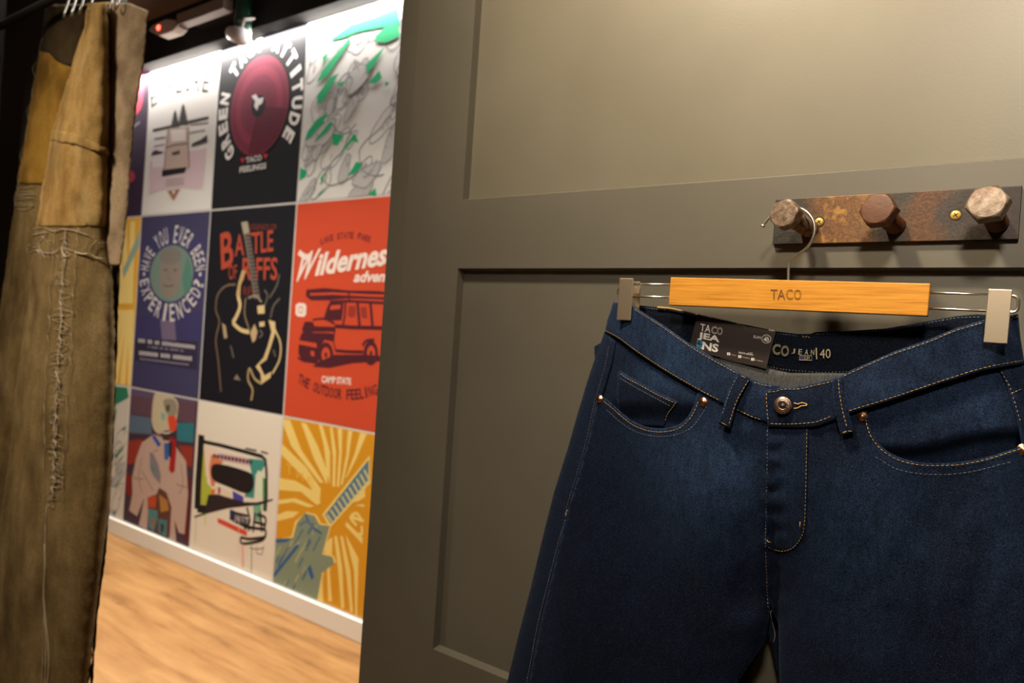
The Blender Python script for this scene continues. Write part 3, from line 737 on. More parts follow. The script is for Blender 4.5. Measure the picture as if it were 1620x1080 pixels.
stitch(jeans, [(897.5, 806), (895, 815), (896.5, 821)], -.0006, Yleg, mat('bartack_thread', lin('#a88a78'), .8), r=.0007, ln=.0045, gap=.0002)
stitch(jeans, [(894, 822), (882, 862), (869, 913), (850, 990), (834, 1075), (788, 1300)], 0, Yleg, M_thread_pale, r=.00025)
stitch(jeans, [(1584, 588), (1597, 611), (1604, 632), (1616, 672)], -.0002, Yleg, mat('side_thread', None), r=.00055)
stitch(jeans, [(1600, 622), (1619, 614)], -.0012, Yleg)
stitch(fly, [(1276.5, 678), (1275, 760), (1272.5, 830), (1266.5, 851), (1254.5, 866), (1240, 871.5), (1225, 869.5), (1211, 863)], -.0024, Yleg, mat('fly_thread', lin('#a8894e'), .8), r=.00030)
stitch(fly, [(1265.8, 825), (1265, 838.5)], -.0026, Yleg, ln=.008, r=.0005)
stitch(fly, [(1213, 854), (1214, 857), (1226, 857.5)], -.0026, Yleg, ln=.0075, r=.0005)
stitch(fly, [(1214, 680), (1213, 770), (1211, 850), (1211.5, 866)], -.0012, Yleg, M_thread_pale, r=.00025)
stitch(jeans, [(1211.5, 873), (1212.5, 910), (1214, 940), (1215.5, 965)], -.0012, Yleg, mat('seat_thread', lin('#8c7460'), .8), r=.00030)
# rivets and button
def rivet(px, py, off, r, label):
    c = at(px, py, Yf(px, py)+off); n = Vector((.0, -1, .12)).normalized(); b = MB()
    lathe(b, c, n, [(r*1.12, -.0012), (r*1.22, .0004), (r*1.15, .0010), (r*.62, .0010), (r*.52, .0016), (r*.2, .0021)], M_copper, 24)
    b.build('rivet', jeans, smooth=True, label=label)
rivet(949, 631, -.0006, .0041, 'copper rivet at the outer end of the left pocket'); rivet(1113, 635.5, -.0002, .0042, 'copper rivet at the inner end of the left pocket')
rivet(1364, 658.5, -.0010, .0042, 'copper rivet at the inner end of the right pocket'); rivet(1619, 711, -.0010, .0046, 'copper rivet at the outer end of the right pocket')
c = at(1239.5, 641.3, Yw(1240, 641)-.0042); nb = Vector((.06, -1, .10)).normalized(); b = MB()
lathe(b, c, nb, [(.0050, -.001), (.0055, .0024), (.0086, .0028), (.0094, .0036), (.0090, .0044), (.0083, .0045)], M_copper, 40)
btn = b.build('button', jeans, smooth=True)
b = MB(); lathe(b, c, nb, [(.0083, .0040), (.0082, .0046), (.0052, .0046)], M_pewter, 40); b.build('button_face', btn, smooth=True)
b = MB(); u = Vector((0, 0, 1)); u = (u-nb*u.dot(nb)).normalized(); s_ = u.cross(nb)*-1; s_ = nb.cross(u)*-1
rt = Vector((1, 0, 0)); rt = (rt-nb*rt.dot(nb)).normalized()
ringp = []
tube(b, [c+nb*.0049+(rt*math.cos(a)+u*math.sin(a))*.0047 for a in [2*math.pi*i/32 for i in range(33)]], .0007, M_copper, 8)
b.build('inner_ring', btn, smooth=True)
b = MB(); lathe(b, c, nb, [(.0040, .0040), (.0039, .0047)], M_black, 24); lathe(b, c+rt*.0001, nb, [(.0011, .0045), (.0007, .0056)], M_chrome, 10); b.build('button_stud', btn, smooth=True)
def ring_text(b, s, cpt, rt, u, nrm, R, h, a0, a1, m, flip=False):
    n = len(s)
    for i, ch in enumerate(s):
        if ch == ' ': continue
        a = math.radians(a0+(a1-a0)*(i+.5)/n); vs, fs, asp = text2d(ch)
        wd = min(h*asp, abs(math.radians(a1-a0))/n*R*.85)
        d = rt*math.sin(a)+u*math.cos(a); t = rt*math.cos(a)-u*math.sin(a)
        if flip: d = -d; t = -t
        P = [cpt+nrm+(d*R if not flip else -d*(R+h))+t*(x-.5)*wd+d*y*h for x, y in vs]; b.add(P, fs, m)
b = MB(); ring_text(b, 'TACO', c, rt, u, nb*.0048, .0058, .0016, -45, 55, M_chrome); ring_text(b, 'JEANS', c, rt, u, nb*.0048, .0058, .0016, 240, 130, M_chrome, True); b.build('lettering', btn)
b = MB(); P = [(1256, 637), (1262, 639), (1268, 637), (1275, 638.5), (1276, 641), (1268, 642), (1262, 645), (1256, 646)]
tube(b, [at(p.x, p.y, Yw(p.x, p.y)-.0052) for p in cr(P, 8)], .0006, M_thread, 6); b.build('buttonhole', wbR, smooth=True)
b = MB(); cp_ = [(1222, 964), (1219, 969), (1222, 985), (1226, 1003), (1224, 1015)]
tube(b, [at(p.x, p.y, Yf(p.x, p.y)-.003) for p in cr(cp_, 5)], .0002, M_thread_white, 5); b.build('loose_thread', jeans)

# ================================================================== POSTERS
YP = D2-.0016
xc1 = at(224, 347, D2).x; xc2 = at(326, 470, D2).x; xc3 = at(470, 320, D2).x; xw = (xc3-xc1)/2
xc2 = (xc1+xc3)/2 if abs(xc2-(xc1+xc3)/2) < .03 else xc2
zr1 = (at(466.5, 321, D2).z+at(400, 327, D2).z)/2; zr2 = (at(444, 657, D2).z+at(560, 679, D2).z)/2
COLS = [(xc1-xw, xc1), (xc1, xc2), (xc2, xc3), (xc3, xc3+xw)]
ROWS = [(zr1, ztop), (zr2, zr1), (zbb, zr2)]
GAP = .013
class Poster:
    def __init__(s, col, row, bg, name, label):
        s.x0, s.x1 = COLS[col][0]+GAP/2, COLS[col][1]-GAP/2; s.z0, s.z1 = ROWS[row][0]+GAP/2, ROWS[row][1]-(GAP/2 if row else .001)
        s.b = MB(); s.label = label; s.name = name; s.lay = 0
        box(s.b, (s.x0, YP, s.z0), (s.x1, D2-.0002, s.z1), pm(bg))
    def W(s, px, py): p = at(px, py, YP); return (p.x, p.z)
    def tri(s, pts, m, lay=None):              # clip to the sheet, then add
        for ax, lim, sg in ((0, s.x0, 1), (0, s.x1, -1), (1, s.z0, 1), (1, s.z1, -1)):
            out = []
            for i in range(len(pts)):
                a, c = pts[i-1], pts[i]; ia = (a[ax]-lim)*sg >= 0; ic = (c[ax]-lim)*sg >= 0
                if ia != ic:
                    t = (lim-a[ax])/(c[ax]-a[ax]); out.append((a[0]+(c[0]-a[0])*t, a[1]+(c[1]-a[1])*t))
                if ic: out.append(c)
            pts = out
            if len(pts) < 3: return
        y = YP-.0003-.000009*s.lay
        A = sum(pts[i-1][0]*pts[i][1]-pts[i][0]*pts[i-1][1] for i in range(len(pts)))
        if A < 0: pts = pts[::-1]
        s.b.add([(p[0], y, p[1]) for p in pts], [list(range(len(pts)))], m)
    def polyw(s, P, h):
        s.lay += 1; V, F = cdt(P)
        for f in F: s.tri([(V[i].x, V[i].y) for i in f], pm(h))
    def poly(s, pts, h, T=None, smooth=0):
        if T: pts = [T(*p) for p in pts]
        P = [s.W(*p) for p in pts]
        if smooth: P = [(q.x, q.y) for q in cr([Vector(p) for p in P], smooth, True)]
        s.polyw(P, h)
    def strokew(s, P, w, h):
        s.lay += 1; P = [Vector(p) for p in P]; n = len(P)
        L = []; Q = []
        for i in range(n):
            t = (P[min(i+1, n-1)]-P[max(i-1, 0)])
            if t.length < 1e-7: t = Vector((1, 0))
            t.normalize(); q = Vector((-t.y, t.x))*w/2; L.append(P[i]+q); Q.append(P[i]-q)
        for i in range(n-1):
            s.lay += .03; s.tri([tuple(L[i]), tuple(Q[i]), tuple(Q[i+1])], pm(h)); s.tri([tuple(L[i]), tuple(Q[i+1]), tuple(L[i+1])], pm(h))
    def stroke(s, pts, w, h, T=None, k=5):
        if T: pts = [T(*p) for p in pts]
        P = [Vector(s.W(*p)) for p in pts]
        if k: P = cr(P, k)
        s.strokew(P, w, h)
    def text(s, t, p0, p1, up, h, T=None, **kw):
        if T: p0, p1 = T(*p0), T(*p1)
        vs, fs, _a = text2d(t, **kw); s.lay += 1
        P = [s.W(p0[0]+x*(p1[0]-p0[0])+y*up[0], p0[1]+x*(p1[1]-p0[1])+y*up[1]) for x, y in vs]
        for f in fs: s.tri([P[i] for i in f], pm(h))
    def along(s, t, pts, hgt, col, T=None, fill=.86, **kw):   # upright letters along a px curve, height in metres
        if T: pts = [T(*p) for p in pts]
        P = cr([Vector(s.W(*p)) for p in pts], 8); acc = [0]
        for i in range(1, len(P)): acc.append(acc[-1]+(P[i]-P[i-1]).length)
        def S(d):
            for i in range(1, len(P)):
                if d <= acc[i]: return P[i-1].lerp(P[i], (d-acc[i-1])/max(1e-9, acc[i]-acc[i-1])), (P[i]-P[i-1]).normalized()
            return P[-1], (P[-1]-P[-2]).normalized()
        s.lay += 1; n = len(t)
        for i, ch in enumerate(t):
            if ch == ' ': continue
            p, d = S(acc[-1]*(i+.5)/n); wd = acc[-1]/n*fill*(.45 if ch in 'I1!' else 1); nn = Vector((-d.y, d.x)); vs, fs, _a = text2d(ch, **kw)
            Q = [tuple(p+d*(x-.5)*wd+nn*y*hgt) for x, y in vs]
            for f in fs: s.tri([Q[j] for j in f], pm(col))
    def ell(s, c, rx, rz, h, n=40, a0=0, a1=360):
        P = [(c[0]+rx*math.cos(math.radians(a0+(a1-a0)*i/n)), c[1]+rz*math.sin(math.radians(a0+(a1-a0)*i/n))) for i in range(n)]
        s.polyw(P, h)
    def arc(s, t, c, rx, rz, hgt, a0, a1, col, flip=False, **kw):   # degrees clockwise from the top
        n = len(t); s.lay += 1
        for i, ch in enumerate(t):
            if ch == ' ': continue
            a = math.radians(a0+(a1-a0)*(i+.5)/n)
            d = Vector((math.sin(a)*rx, math.cos(a)*rz)); tt = Vector((math.cos(a)*rx, -math.sin(a)*rz))
            st = tt.length*abs(math.radians(a1-a0))/n; dn = d.normalized(); tn = tt.normalized()
            vs, fs, _a = text2d(ch, **kw); base = Vector(c)+d
            if flip: tn = -tn; base = base+dn*hgt; dn = -dn
            wd = st*.88*(.5 if ch == 'I' else 1)
            Q = [tuple(base+tn*(x-.5)*wd+dn*y*hgt) for x, y in vs]
            for f in fs: s.tri([Q[j] for j in f], pm(col))
    def done(s):
        o = s.b.build(s.name, origin=((s.x0+s.x1)/2, YP, s.z0)); tag(o, s.label, 'poster', 'printed posters tiled over the back wall'); return o
def zoomT(k, ox, oy): return lambda x, y: (ox+x/k, oy+y/k)
PN = 'wall_poster'

# row 1 ------------------------------------------------
p = Poster(0, 0, '#35203a', PN, 'dark purple poster with red blots, mostly hidden behind the curtain, top row')
T = zoomT(4.156, 190, 80)
p.poly([(60, 60), (150, 60), (150, 330), (110, 420), (60, 420)], '#d0405c', T, 4); p.poly([(40, 790), (90, 800), (95, 850), (50, 870)], '#b03048', T, 4)
p.stroke([(90, 500), (110, 485), (130, 470)], .02, '#8f7f96', T); p.done()

p = Poster(1, 0, '#d6d2ce', PN, 'white poster of an off-road vehicle under a fir tree in pale pink and black')
p.along('EXPLORE', [(238, 172), (262, 154), (295, 145), (331, 146)], .12, '#2a2220', fill=.7)
p.poly([(197, 730), (300, 700), (460, 660), (568, 640), (545, 900), (520, 910), (400, 895), (260, 915), (190, 945)], '#cbb3bb', T)
p.poly([(215, 640), (280, 625), (300, 760), (210, 770)], '#d8ccd0', T)
p.stroke([(215, 525), (330, 500), (450, 468), (582, 440)], .018, '#3a302c', T, 0)
p.stroke([(225, 580), (300, 568)], .010, '#8a7e78', T, 0); p.stroke([(460, 485), (580, 472)], .010, '#8a7e78', T, 0); p.stroke([(222, 630), (290, 615)], .008, '#8a7e78', T, 0); p.stroke([(455, 540), (560, 520)], .008, '#a09590', T, 0)
for cx, by, ty, wd in ((415, 480, 355, 80), (362, 492, 395, 64)):
    for k in range(6):
        y = ty+(by-ty)*k/6; ww = wd*(.25+.75*(k+1)/6)
        p.poly([(cx, y-8), (cx+ww*.5, y+(by-ty)/6+6), (cx-ww*.5, y+(by-ty)/6+8)], '#2e2824', T)
p.poly([(205, 692), (212, 665), (235, 652), (262, 662), (290, 664), (270, 678)], '#2e2628', T)
p.poly([(468, 632), (475, 610), (530, 585), (572, 553), (575, 600)], '#2e2628', T)
p.poly([(318, 512), (448, 500), (455, 782), (290, 790), (300, 640)], '#bba49a', T)
p.poly([(335, 525), (430, 515), (432, 590), (338, 600)], '#ddd2cc', T)
p.stroke([(300, 640), (360, 620), (450, 610)], .012, '#7d655c', T, 0); p.poly([(340, 670), (395, 655), (392, 680), (345, 690)], '#4a3a36', T)
p.stroke([(318, 512), (300, 660), (290, 785)], .014, '#8a6f64', T, 0); p.stroke([(448, 500), (450, 660), (455, 770)], .014, '#8a6f64', T, 0)
p.poly([(278, 785), (440, 765), (425, 802), (275, 828)], '#141012', T)
for y in (850, 868, 885): p.stroke([(300, y), (420, y-12)], .006, '#9b8b88', T, 0)
p.poly([(310, 922), (397, 908), (352, 988)], '#96694f', T); p.poly([(342, 920), (364, 917), (352, 950)], '#d9ccc2', T)
p.done()

p = Poster(2, 0, '#101016', PN, 'black poster with a dark red vinyl record ringed by white lettering')
c = p.W(409, 167.5); rz = abs(p.W(409, 90)[1]-c[1]); rx = abs(p.W(454.5, 167.5)[0]-p.W(363.5, 167.5)[0])/2
p.ell(c, rx*1.03, rz*1.03, '#0d0b10', 48); p.ell(c, rx, rz, '#7a2338', 48)
for f, h in ((.93, '#72203a'), (.80, '#842a40'), (.62, '#74213a'), (.48, '#6d2036')): p.ell(c, rx*f, rz*f, h, 40)
s_ = [c]+[(c[0]+rx*.97*math.sin(math.radians(a)), c[1]+rz*.97*math.cos(math.radians(a))) for a in range(100, 200, 8)]; p.polyw(s_, '#5a1428')
p.ell(c, rx*.24, rz*.22, '#100c12', 24)
p.poly([(398, 152), (405, 149), (409, 156), (417, 154), (415, 163), (409, 167), (407, 175), (402, 168), (404, 160)], '#d8d4d0')
p.arc('GREEN TACO ATTITUDE', c, rx*1.10, rz*1.10, .095, -140, 130, '#e8e4e0', bold=.05)
for hx, hy in ((384, 254), (420, 247.5)): p.poly([(hx-3.5, hy-2.5), (hx-1.5, hy-4.5), (hx, hy-2.6), (hx+1.8, hy-4.8), (hx+3.5, hy-3), (hx, hy+4)], '#c02438')
p.text('TACO', (389, 258), (414, 253.5), (.3, -9), '#c9c5c3', bold=.03); p.text('FEELINGS', (379, 273.5), (421, 266.5), (.4, -9.5), '#c9c5c3', bold=.03)
p.done()

def green_doodles(p, x0, x1, z0, z1, n, seed):
    R = random.Random(seed)
    for i in range(n):
        cx = R.uniform(x0, x1); cz = R.uniform(z0, z1); a = R.uniform(.05, .13); b_ = a*R.uniform(.35, .6); th = R.uniform(.5, 1.1); ph = R.random()*6
        P = []
        for k in range(11):
            t = 2*math.pi*k/10; r = 1+.22*math.sin(2*t+ph)+.12*math.sin(3*t+ph*2); u = a*math.cos(t)*r; v = b_*math.sin(t)*r
            P.append(Vector((cx+u*math.cos(th)-v*math.sin(th), cz+u*math.sin(th)+v*math.cos(th))))
        if i % 3 == 0: p.polyw([(q.x, q.y) for q in cr(P[:-1], 3, True)], '#aeacaa')
        p.strokew(cr(P, 4), .0055, '#808086')
        if i % 2: p.strokew([P[0].lerp(P[5], .3), P[2].lerp(P[7], .5), P[4].lerp(P[9], .4)], .014, '#8f8e8e')
        for j in range(2):
            q = P[R.randrange(10)].lerp(Vector((cx, cz)), .5); d = Vector((R.uniform(-.03, .03), R.uniform(.01, .05))); p.strokew([q, q+d], .006, '#8a8a90')
p = Poster(3, 0, '#cdcbc7', PN, 'white poster crowded with grey line doodles over bright green patches')
T = zoomT(3.323, 465, 0)
GR = [[(185, 215), (300, 130), (430, 90), (545, 40), (560, 130), (430, 150), (330, 170), (260, 200)], [(430, 190), (540, 90), (560, 190), (490, 225), (430, 222)],
      [(290, 200), (300, 215), (180, 400), (120, 435), (150, 370), (235, 270)], [(240, 385), (150, 540), (122, 545), (125, 500), (190, 410)],
      [(380, 340), (480, 245), (430, 340), (385, 390)], [(390, 440), (450, 370), (465, 410), (430, 440)], [(180, 590), (160, 640), (90, 720), (58, 738), (75, 690), (120, 630)],
      [(205, 650), (180, 690), (105, 752), (150, 690), (190, 640)], [(205, 700), (265, 710), (230, 765), (205, 760)], [(320, 700), (342, 750), (310, 740), (235, 822), (262, 780)],
      [(35, 880), (70, 900), (60, 930), (30, 950)], [(140, 940), (165, 900), (150, 960)], [(330, 850), (362, 860), (340, 900), (285, 925)], [(390, 1020), (430, 990), (435, 1028)],
      [(120, 1030), (168, 980), (140, 1020)], [(150, 300), (185, 275), (160, 340)], [(480, 430), (505, 435), (485, 460)], [(225, 440), (290, 420), (240, 455)]]
for g in GR[:1]: p.poly(g, '#0f9a63', T)
green_doodles(p, p.x0+.05, p.x1, p.z0, p.z1-.1, 46, 3)
for g in GR: p.poly(g, '#0f9a63', T)
for g in ([(345, 790), (380, 740), (450, 680), (480, 640)], [(345, 790), (350, 850), (380, 910), (440, 925), (475, 915)], [(165, 960), (175, 900), (210, 840), (250, 810)], [(165, 960), (200, 975), (290, 940), (340, 900)], [(200, 640), (230, 690), (280, 700), (330, 650)]): p.stroke(g, .006, '#77777c', T)
p.done()

# row 2 ------------------------------------------------
p = Poster(0, 1, '#e0a83c', PN, 'yellow sunburst poster sliver beside the curtain, middle row')
for k in range(5): p.poly([(150+k*14, 350), (158+k*14, 350), (190+k*5, 480), (186+k*4, 480)], '#ecd080'); p.poly([(150+k*13, 620), (158+k*13, 620), (192+k*5, 490), (188+k*4, 490)], '#ecd080')
p.poly([(222, 362), (222, 385), (196, 440), (194, 428)], '#8fa79a'); p.done()

p = Poster(1, 1, '#3d3a5b', PN, 'navy poster with a ring of white lettering around a grey-green face')
T = zoomT(3.54, 200, 335)
p.poly([(20, 600), (140, 580), (280, 600), (420, 560), (400, 720), (230, 700), (40, 720)], '#3a3660', T, 3)
p.poly([(190, 600), (270, 610), (280, 730), (200, 720)], '#6d5f78', T)
c = p.W(270.6, 432.5); rz = abs(p.W(270.6, 388)[1]-c[1]); rx = abs(p.W(304.5, 432.5)[0]-p.W(236.5, 432.5)[0])/2
p.ell(c, rx*1.62, rz*1.66, '#3b3962', 44)
p.ell(c, rx, rz, '#6c7f76', 40)
p.ell((c[0]-.01, c[1]-.01), rx*.50, rz*.82, '#82776e', 30); p.ell((c[0]-.02, c[1]+rz*.62), rx*.5, rz*.3, '#76706a', 20)
for sx in (-1, 1): p.ell((c[0]-.01+sx*rx*.22, c[1]+rz*.12), rx*.09, rz*.04, '#5a5450', 12)
p.stroke([(258, 450), (266, 453), (275, 451)], .012, '#665a56'); p.stroke([(268, 430), (266, 440), (270, 443)], .008, '#6e645e')
p.poly([(296, 405), (303, 420), (303, 455), (292, 468), (288, 440)], '#4f7a6c')
p.arc('HAVE YOU EVER BEEN', c, rx*1.08, rz*1.08, .115, -86, 86, '#c9c3be', bold=.01)
p.arc('EXPERIENCED?', c, rx*1.08, rz*1.08, .115, 262, 98, '#c9c3be', flip=True, bold=.01)
for a in (-91, 91):
    a = math.radians(a); p.ell((c[0]+math.sin(a)*rx*1.3, c[1]+math.cos(a)*rz*1.3), .014, .014, '#c9c3be', 10)
p.poly([(55, 705), (400, 728), (395, 885), (45, 830)], '#2f2a40', T)
R = random.Random(5)
def greek(p, a, b_, h, col, T, n):               # lines of lettering too blurred to read
    for i in range(n):
        t = (i+.5)/n; x = a[0]+(b_[0]-a[0])*t; y = a[1]+(b_[1]-a[1])*t; w_ = abs(b_[0]-a[0])/n*.36
        if R.random() < .12: continue
        p.poly([(x-w_, y), (x+w_, y+.5), (x+w_, y-h*R.uniform(.8, 1)), (x-w_, y-h)], col, T)
greek(p, (65, 730), (385, 768), 22, '#b5afb2', T, 24); greek(p, (110, 758), (320, 782), 9, '#8d8796', T, 22); greek(p, (70, 800), (368, 834), 24, '#b5afb2', T, 22); greek(p, (75, 826), (350, 860), 9, '#8d8796', T, 26)
p.poly([(30, 1000), (140, 1000), (395, 1050), (395, 1080), (20, 1080)], '#4b3346', T)
p.done()

p = Poster(2, 1, '#12111a', PN, 'near-black poster reading BATTLE OF RIFFS in orange over a guitar player outline')
T = zoomT(3.176, 310, 320); O = '#a8442e'; K = '#cdb482'
p.text('B', (128, 340), (190, 315), (-2, -57), O, T, bold=.02); p.text('ATTLE', (195, 272), (388, 245), (0, -34), O, T, bold=.015)
p.text('OF', (165, 388), (206, 385), (0, -23), O, T); p.text('RIFFS', (232, 392), (408, 390), (1, -36), O, T, bold=.015)
p.text('LEGENDS OF', (268, 138), (405, 138), (0, -9), '#7d3527', T); p.text('RIFF', (238, 468), (295, 465), (0, -14), '#7d3527', T)
p.poly([(228, 100), (262, 98), (275, 180), (322, 480), (292, 485), (255, 250)], '#6b6058', T)
p.poly([(228, 100), (258, 95), (268, 150), (240, 160)], '#a09680', T)
for i in range(16):
    y = 170+i*19; x = 251+(y-170)*.155; p.stroke([(x, y), (x+32, y-3)], .008, '#2a2528', T, 0)
p.poly([(232, 340), (252, 345), (225, 420), (222, 470), (202, 470), (212, 410)], '#b79a68', T)
def sk(pts, w, c): p.stroke(pts, w*.62, c, T)
sk([(200, 412), (150, 420), (110, 465), (100, 540), (118, 600), (100, 690), (112, 790), (126, 950)], .020, '#6f5c48')
sk([(212, 470), (222, 520), (205, 570), (185, 605)], .045, K); sk([(185, 605), (225, 640), (268, 652)], .04, K)
sk([(250, 480), (245, 560), (268, 640)], .016, '#8f7a58'); sk([(262, 480), (300, 470), (330, 500)], .02, '#8f8270')
p.poly([(272, 655), (295, 610), (310, 650), (300, 690), (285, 705)], '#b89c78', T); p.poly([(308, 520), (345, 515), (345, 558), (312, 560)], K, T); p.poly([(318, 602), (345, 598), (345, 622), (320, 625)], K, T)
p.poly([(365, 590), (398, 600), (400, 650), (375, 730), (355, 790), (320, 815), (345, 870), (380, 850), (375, 880), (330, 912), (325, 860), (300, 825), (340, 780), (362, 720), (380, 650)], K, T)
sk([(398, 640), (425, 710), (420, 790), (385, 860)], .02, K); sk([(330, 910), (295, 885), (270, 835), (262, 890), (285, 940), (278, 995)], .025, '#a58d63')
for s0 in ([(420, 360), (405, 420), (370, 480)], [(422, 482), (390, 520), (375, 580)], [(345, 440), (360, 470), (345, 520)], [(390, 740), (400, 775)], [(320, 640), (335, 660), (318, 680)], [(175, 720), (190, 780)]): sk(s0, .016, '#6a6058')
p.poly([(132, 605), (150, 620), (158, 680), (142, 685)], '#a89270', T); p.poly([(190, 888), (205, 862), (226, 895)], '#7b7263', T)
p.done()

p = Poster(3, 1, '#c4472a', PN, 'orange-red camping poster with a vintage off-road wagon and white script')
T = zoomT(3.176, 180, 320); D = '#4a1c26'; Wt = '#e3d3ca'
p.along('LAKE STATE PARK', [(1040, 212), (1100, 192), (1170, 183), (1230, 185), (1290, 205)], .034, D, T, bold=.02)
p.text('W', (918, 400), (1012, 372), (10, -45), Wt, T, shear=.4, bold=.03); p.text('ilderness', (1010, 372), (1420, 308), (0, -36), Wt, T, shear=.35, bold=.035)
p.stroke([(930, 250), (945, 262), (960, 275), (985, 270)], .03, Wt, T)
p.text('adventure', (1205, 402), (1480, 398), (0, -18), Wt, T, shear=.35, bold=.03)
p.poly([(968, 438), (1060, 430), (1180, 442), (1330, 445), (1400, 455), (1400, 490), (1180, 482), (1080, 492), (990, 492), (965, 470)], D, T)
p.stroke([(985, 462), (1100, 458), (1300, 468), (1390, 470)], .012, '#c4472a', T, 0); p.stroke([(1180, 445), (1185, 505)], .012, D, T, 0)
p.stroke([(1085, 500), (1180, 496), (1400, 508)], .014, D, T, 0)
p.poly([(1075, 520), (1085, 505), (1155, 502), (1150, 560), (1145, 592), (1100, 595), (1055, 582)], D, T); p.poly([(1092, 518), (1140, 514), (1138, 535), (1085, 540)], '#c4472a', T)
p.stroke([(1165, 500), (1160, 580), (1150, 625)], .014, D, T, 0); p.stroke([(1225, 505), (1235, 620)], .018, D, T, 0); p.stroke([(1290, 508), (1300, 620)], .018, D, T, 0)
p.poly([(1180, 520), (1215, 520), (1215, 570), (1195, 580), (1175, 570)], '#8f3328', T); p.poly([(1240, 525), (1270, 525), (1275, 585), (1245, 580)], '#8f3328', T)
p.stroke([(1110, 622), (1200, 628), (1400, 632)], .020, D, T, 0)
p.poly([(945, 640), (960, 598), (1000, 600), (1010, 622), (1110, 625), (1118, 650), (1010, 650), (960, 665)], D, T); p.stroke([(1000, 590), (1060, 585), (1110, 610)], .012, D, T)
p.poly([(930, 695), (945, 655), (1060, 655), (1110, 660), (1105, 700), (1060, 690), (1040, 720), (1030, 790), (1020, 812), (950, 800), (928, 760)], D, T)
p.poly([(925, 692), (1018, 708), (1020, 730), (928, 712)], '#c4472a', T); p.poly([(990, 745), (1008, 748), (1008, 775), (990, 768)], '#c4472a', T)
for cx, r1 in ((1065, 38), (1292, 36), ):
    pts = [(cx+r1*math.cos(a*.2618), 765+(-8 if cx > 1200 else 0)+62*math.sin(a*.2618)) for a in range(24)]; p.poly(pts, D, T)
    pts = [(cx+1+r1*.58*math.cos(a*.2618), 766+(-8 if cx > 1200 else 0)+38*math.sin(a*.2618)) for a in range(24)]; p.poly(pts, '#c24a2e', T)
    pts = [(cx+1+r1*.2*math.cos(a*.5236), 766+(-8 if cx > 1200 else 0)+14*math.sin(a*.5236)) for a in range(12)]; p.poly(pts, D, T)
p.stroke([(1250, 720), (1270, 695), (1310, 690)], .014, D, T); p.stroke([(1115, 745), (1180, 750), (1255, 752)], .016, D, T, 0)
p.poly([(1110, 765), (1260, 765), (1400, 775), (1400, 795), (1200, 808), (1080, 832), (1000, 825), (1030, 800)], D, T)
p.stroke([(925, 780), (960, 800)], .012, D, T, 0); p.stroke([(1110, 640), (1105, 700), (1115, 745)], .008, D, T, 0)
p.poly([(915, 515), (930, 505), (960, 507), (968, 520), (966, 565), (955, 575), (925, 573), (913, 560)], Wt, T); p.stroke([(930, 525), (950, 527), (948, 555), (930, 552), (930, 525)], .008, '#c58a78', T, 0)
p.text('CAMP STATE', (1045, 905), (1192, 917), (.3, -11), Wt, T, bold=.03)
p.along('THE OUTDOOR FEELING', [(922, 905), (1000, 950), (1080, 978), (1160, 992), (1240, 988), (1330, 965)], .054, D, T, bold=.02)
p.done()

# row 3 ------------------------------------------------
p = Poster(0, 2, '#ccc6bc', PN, 'green and white doodle poster sliver beside the curtain, bottom row')
T = zoomT(3.86, 165, 600)
p.poly([(40, 40), (140, 50), (150, 110), (80, 150), (60, 290), (20, 290)], '#2f7a5c', T); p.poly([(60, 190), (75, 150), (150, 120), (150, 140), (90, 165)], '#ccc6bc', T)
for g in ([(60, 470), (120, 400), (115, 425), (75, 480)], [(95, 310), (135, 280), (125, 310)], [(60, 520), (125, 455), (85, 520)], [(85, 580), (125, 530), (115, 575)], [(60, 640), (105, 605), (70, 665)], [(45, 820), (75, 790), (65, 825)]): p.poly(g, '#2f7a5c', T)
green_doodles(p, p.x0+.45, p.x1, p.z0, p.z1-.3, 10, 9); p.done()

p = Poster(1, 2, '#43303e', PN, 'painted poster of a figure in a pale pink coat against red and teal')
p.poly([(165, -10), (570, 60), (560, 140), (165, 100)], '#5b4c66', T); p.poly([(165, 100), (560, 140), (555, 270), (165, 210)], '#5e434f', T)
p.poly([(160, 215), (290, 235), (290, 335), (150, 325)], '#55677a', T); p.poly([(445, 262), (550, 268), (545, 385), (445, 375)], '#2f6f7c', T)
p.poly([(145, 375), (235, 365), (225, 500), (140, 520)], '#8f3428', T); p.poly([(450, 400), (545, 410), (535, 540), (500, 520)], '#8a3328', T); p.poly([(130, 560), (180, 600), (165, 720), (130, 690)], '#7a2420', T)
p.poly([(505, 600), (530, 620), (520, 980), (490, 990)], '#5a1c20', T)
p.poly([(300, 335), (230, 385), (195, 480), (170, 600), (172, 700), (152, 800), (200, 835), (245, 720), (212, 890), (262, 915), (272, 720), (320, 700), (400, 780), (395, 980), (440, 1000), (430, 860), (455, 935), (490, 945), (512, 700), (500, 500), (440, 415), (400, 365)], '#b79d92', T)
for s0 in ([(300, 440), (330, 430)], [(230, 480), (210, 600), (230, 690)], [(470, 520), (480, 640), (455, 700)], [(180, 600), (240, 610)], [(440, 640), (505, 660)], [(230, 560), (300, 680)]): p.stroke(s0, .008, '#8d746c', T)
p.poly([(265, 720), (320, 700), (335, 660), (380, 690), (410, 780), (400, 960), (270, 905)], '#5b3a30', T)
p.poly([(270, 720), (320, 710), (312, 785), (268, 778)], '#b9452b', T); p.poly([(268, 788), (325, 800), (325, 850), (300, 930), (270, 900)], '#4b7f84', T); p.poly([(330, 850), (385, 860), (380, 960), (330, 930)], '#46747c', T)
p.poly([(335, 700), (385, 740), (395, 800), (345, 810)], '#a8763e', T); p.poly([(345, 880), (365, 885), (360, 935), (345, 930)], '#3b2a2c', T); p.poly([(285, 850), (305, 850), (300, 900), (288, 895)], '#9a5a3a', T)
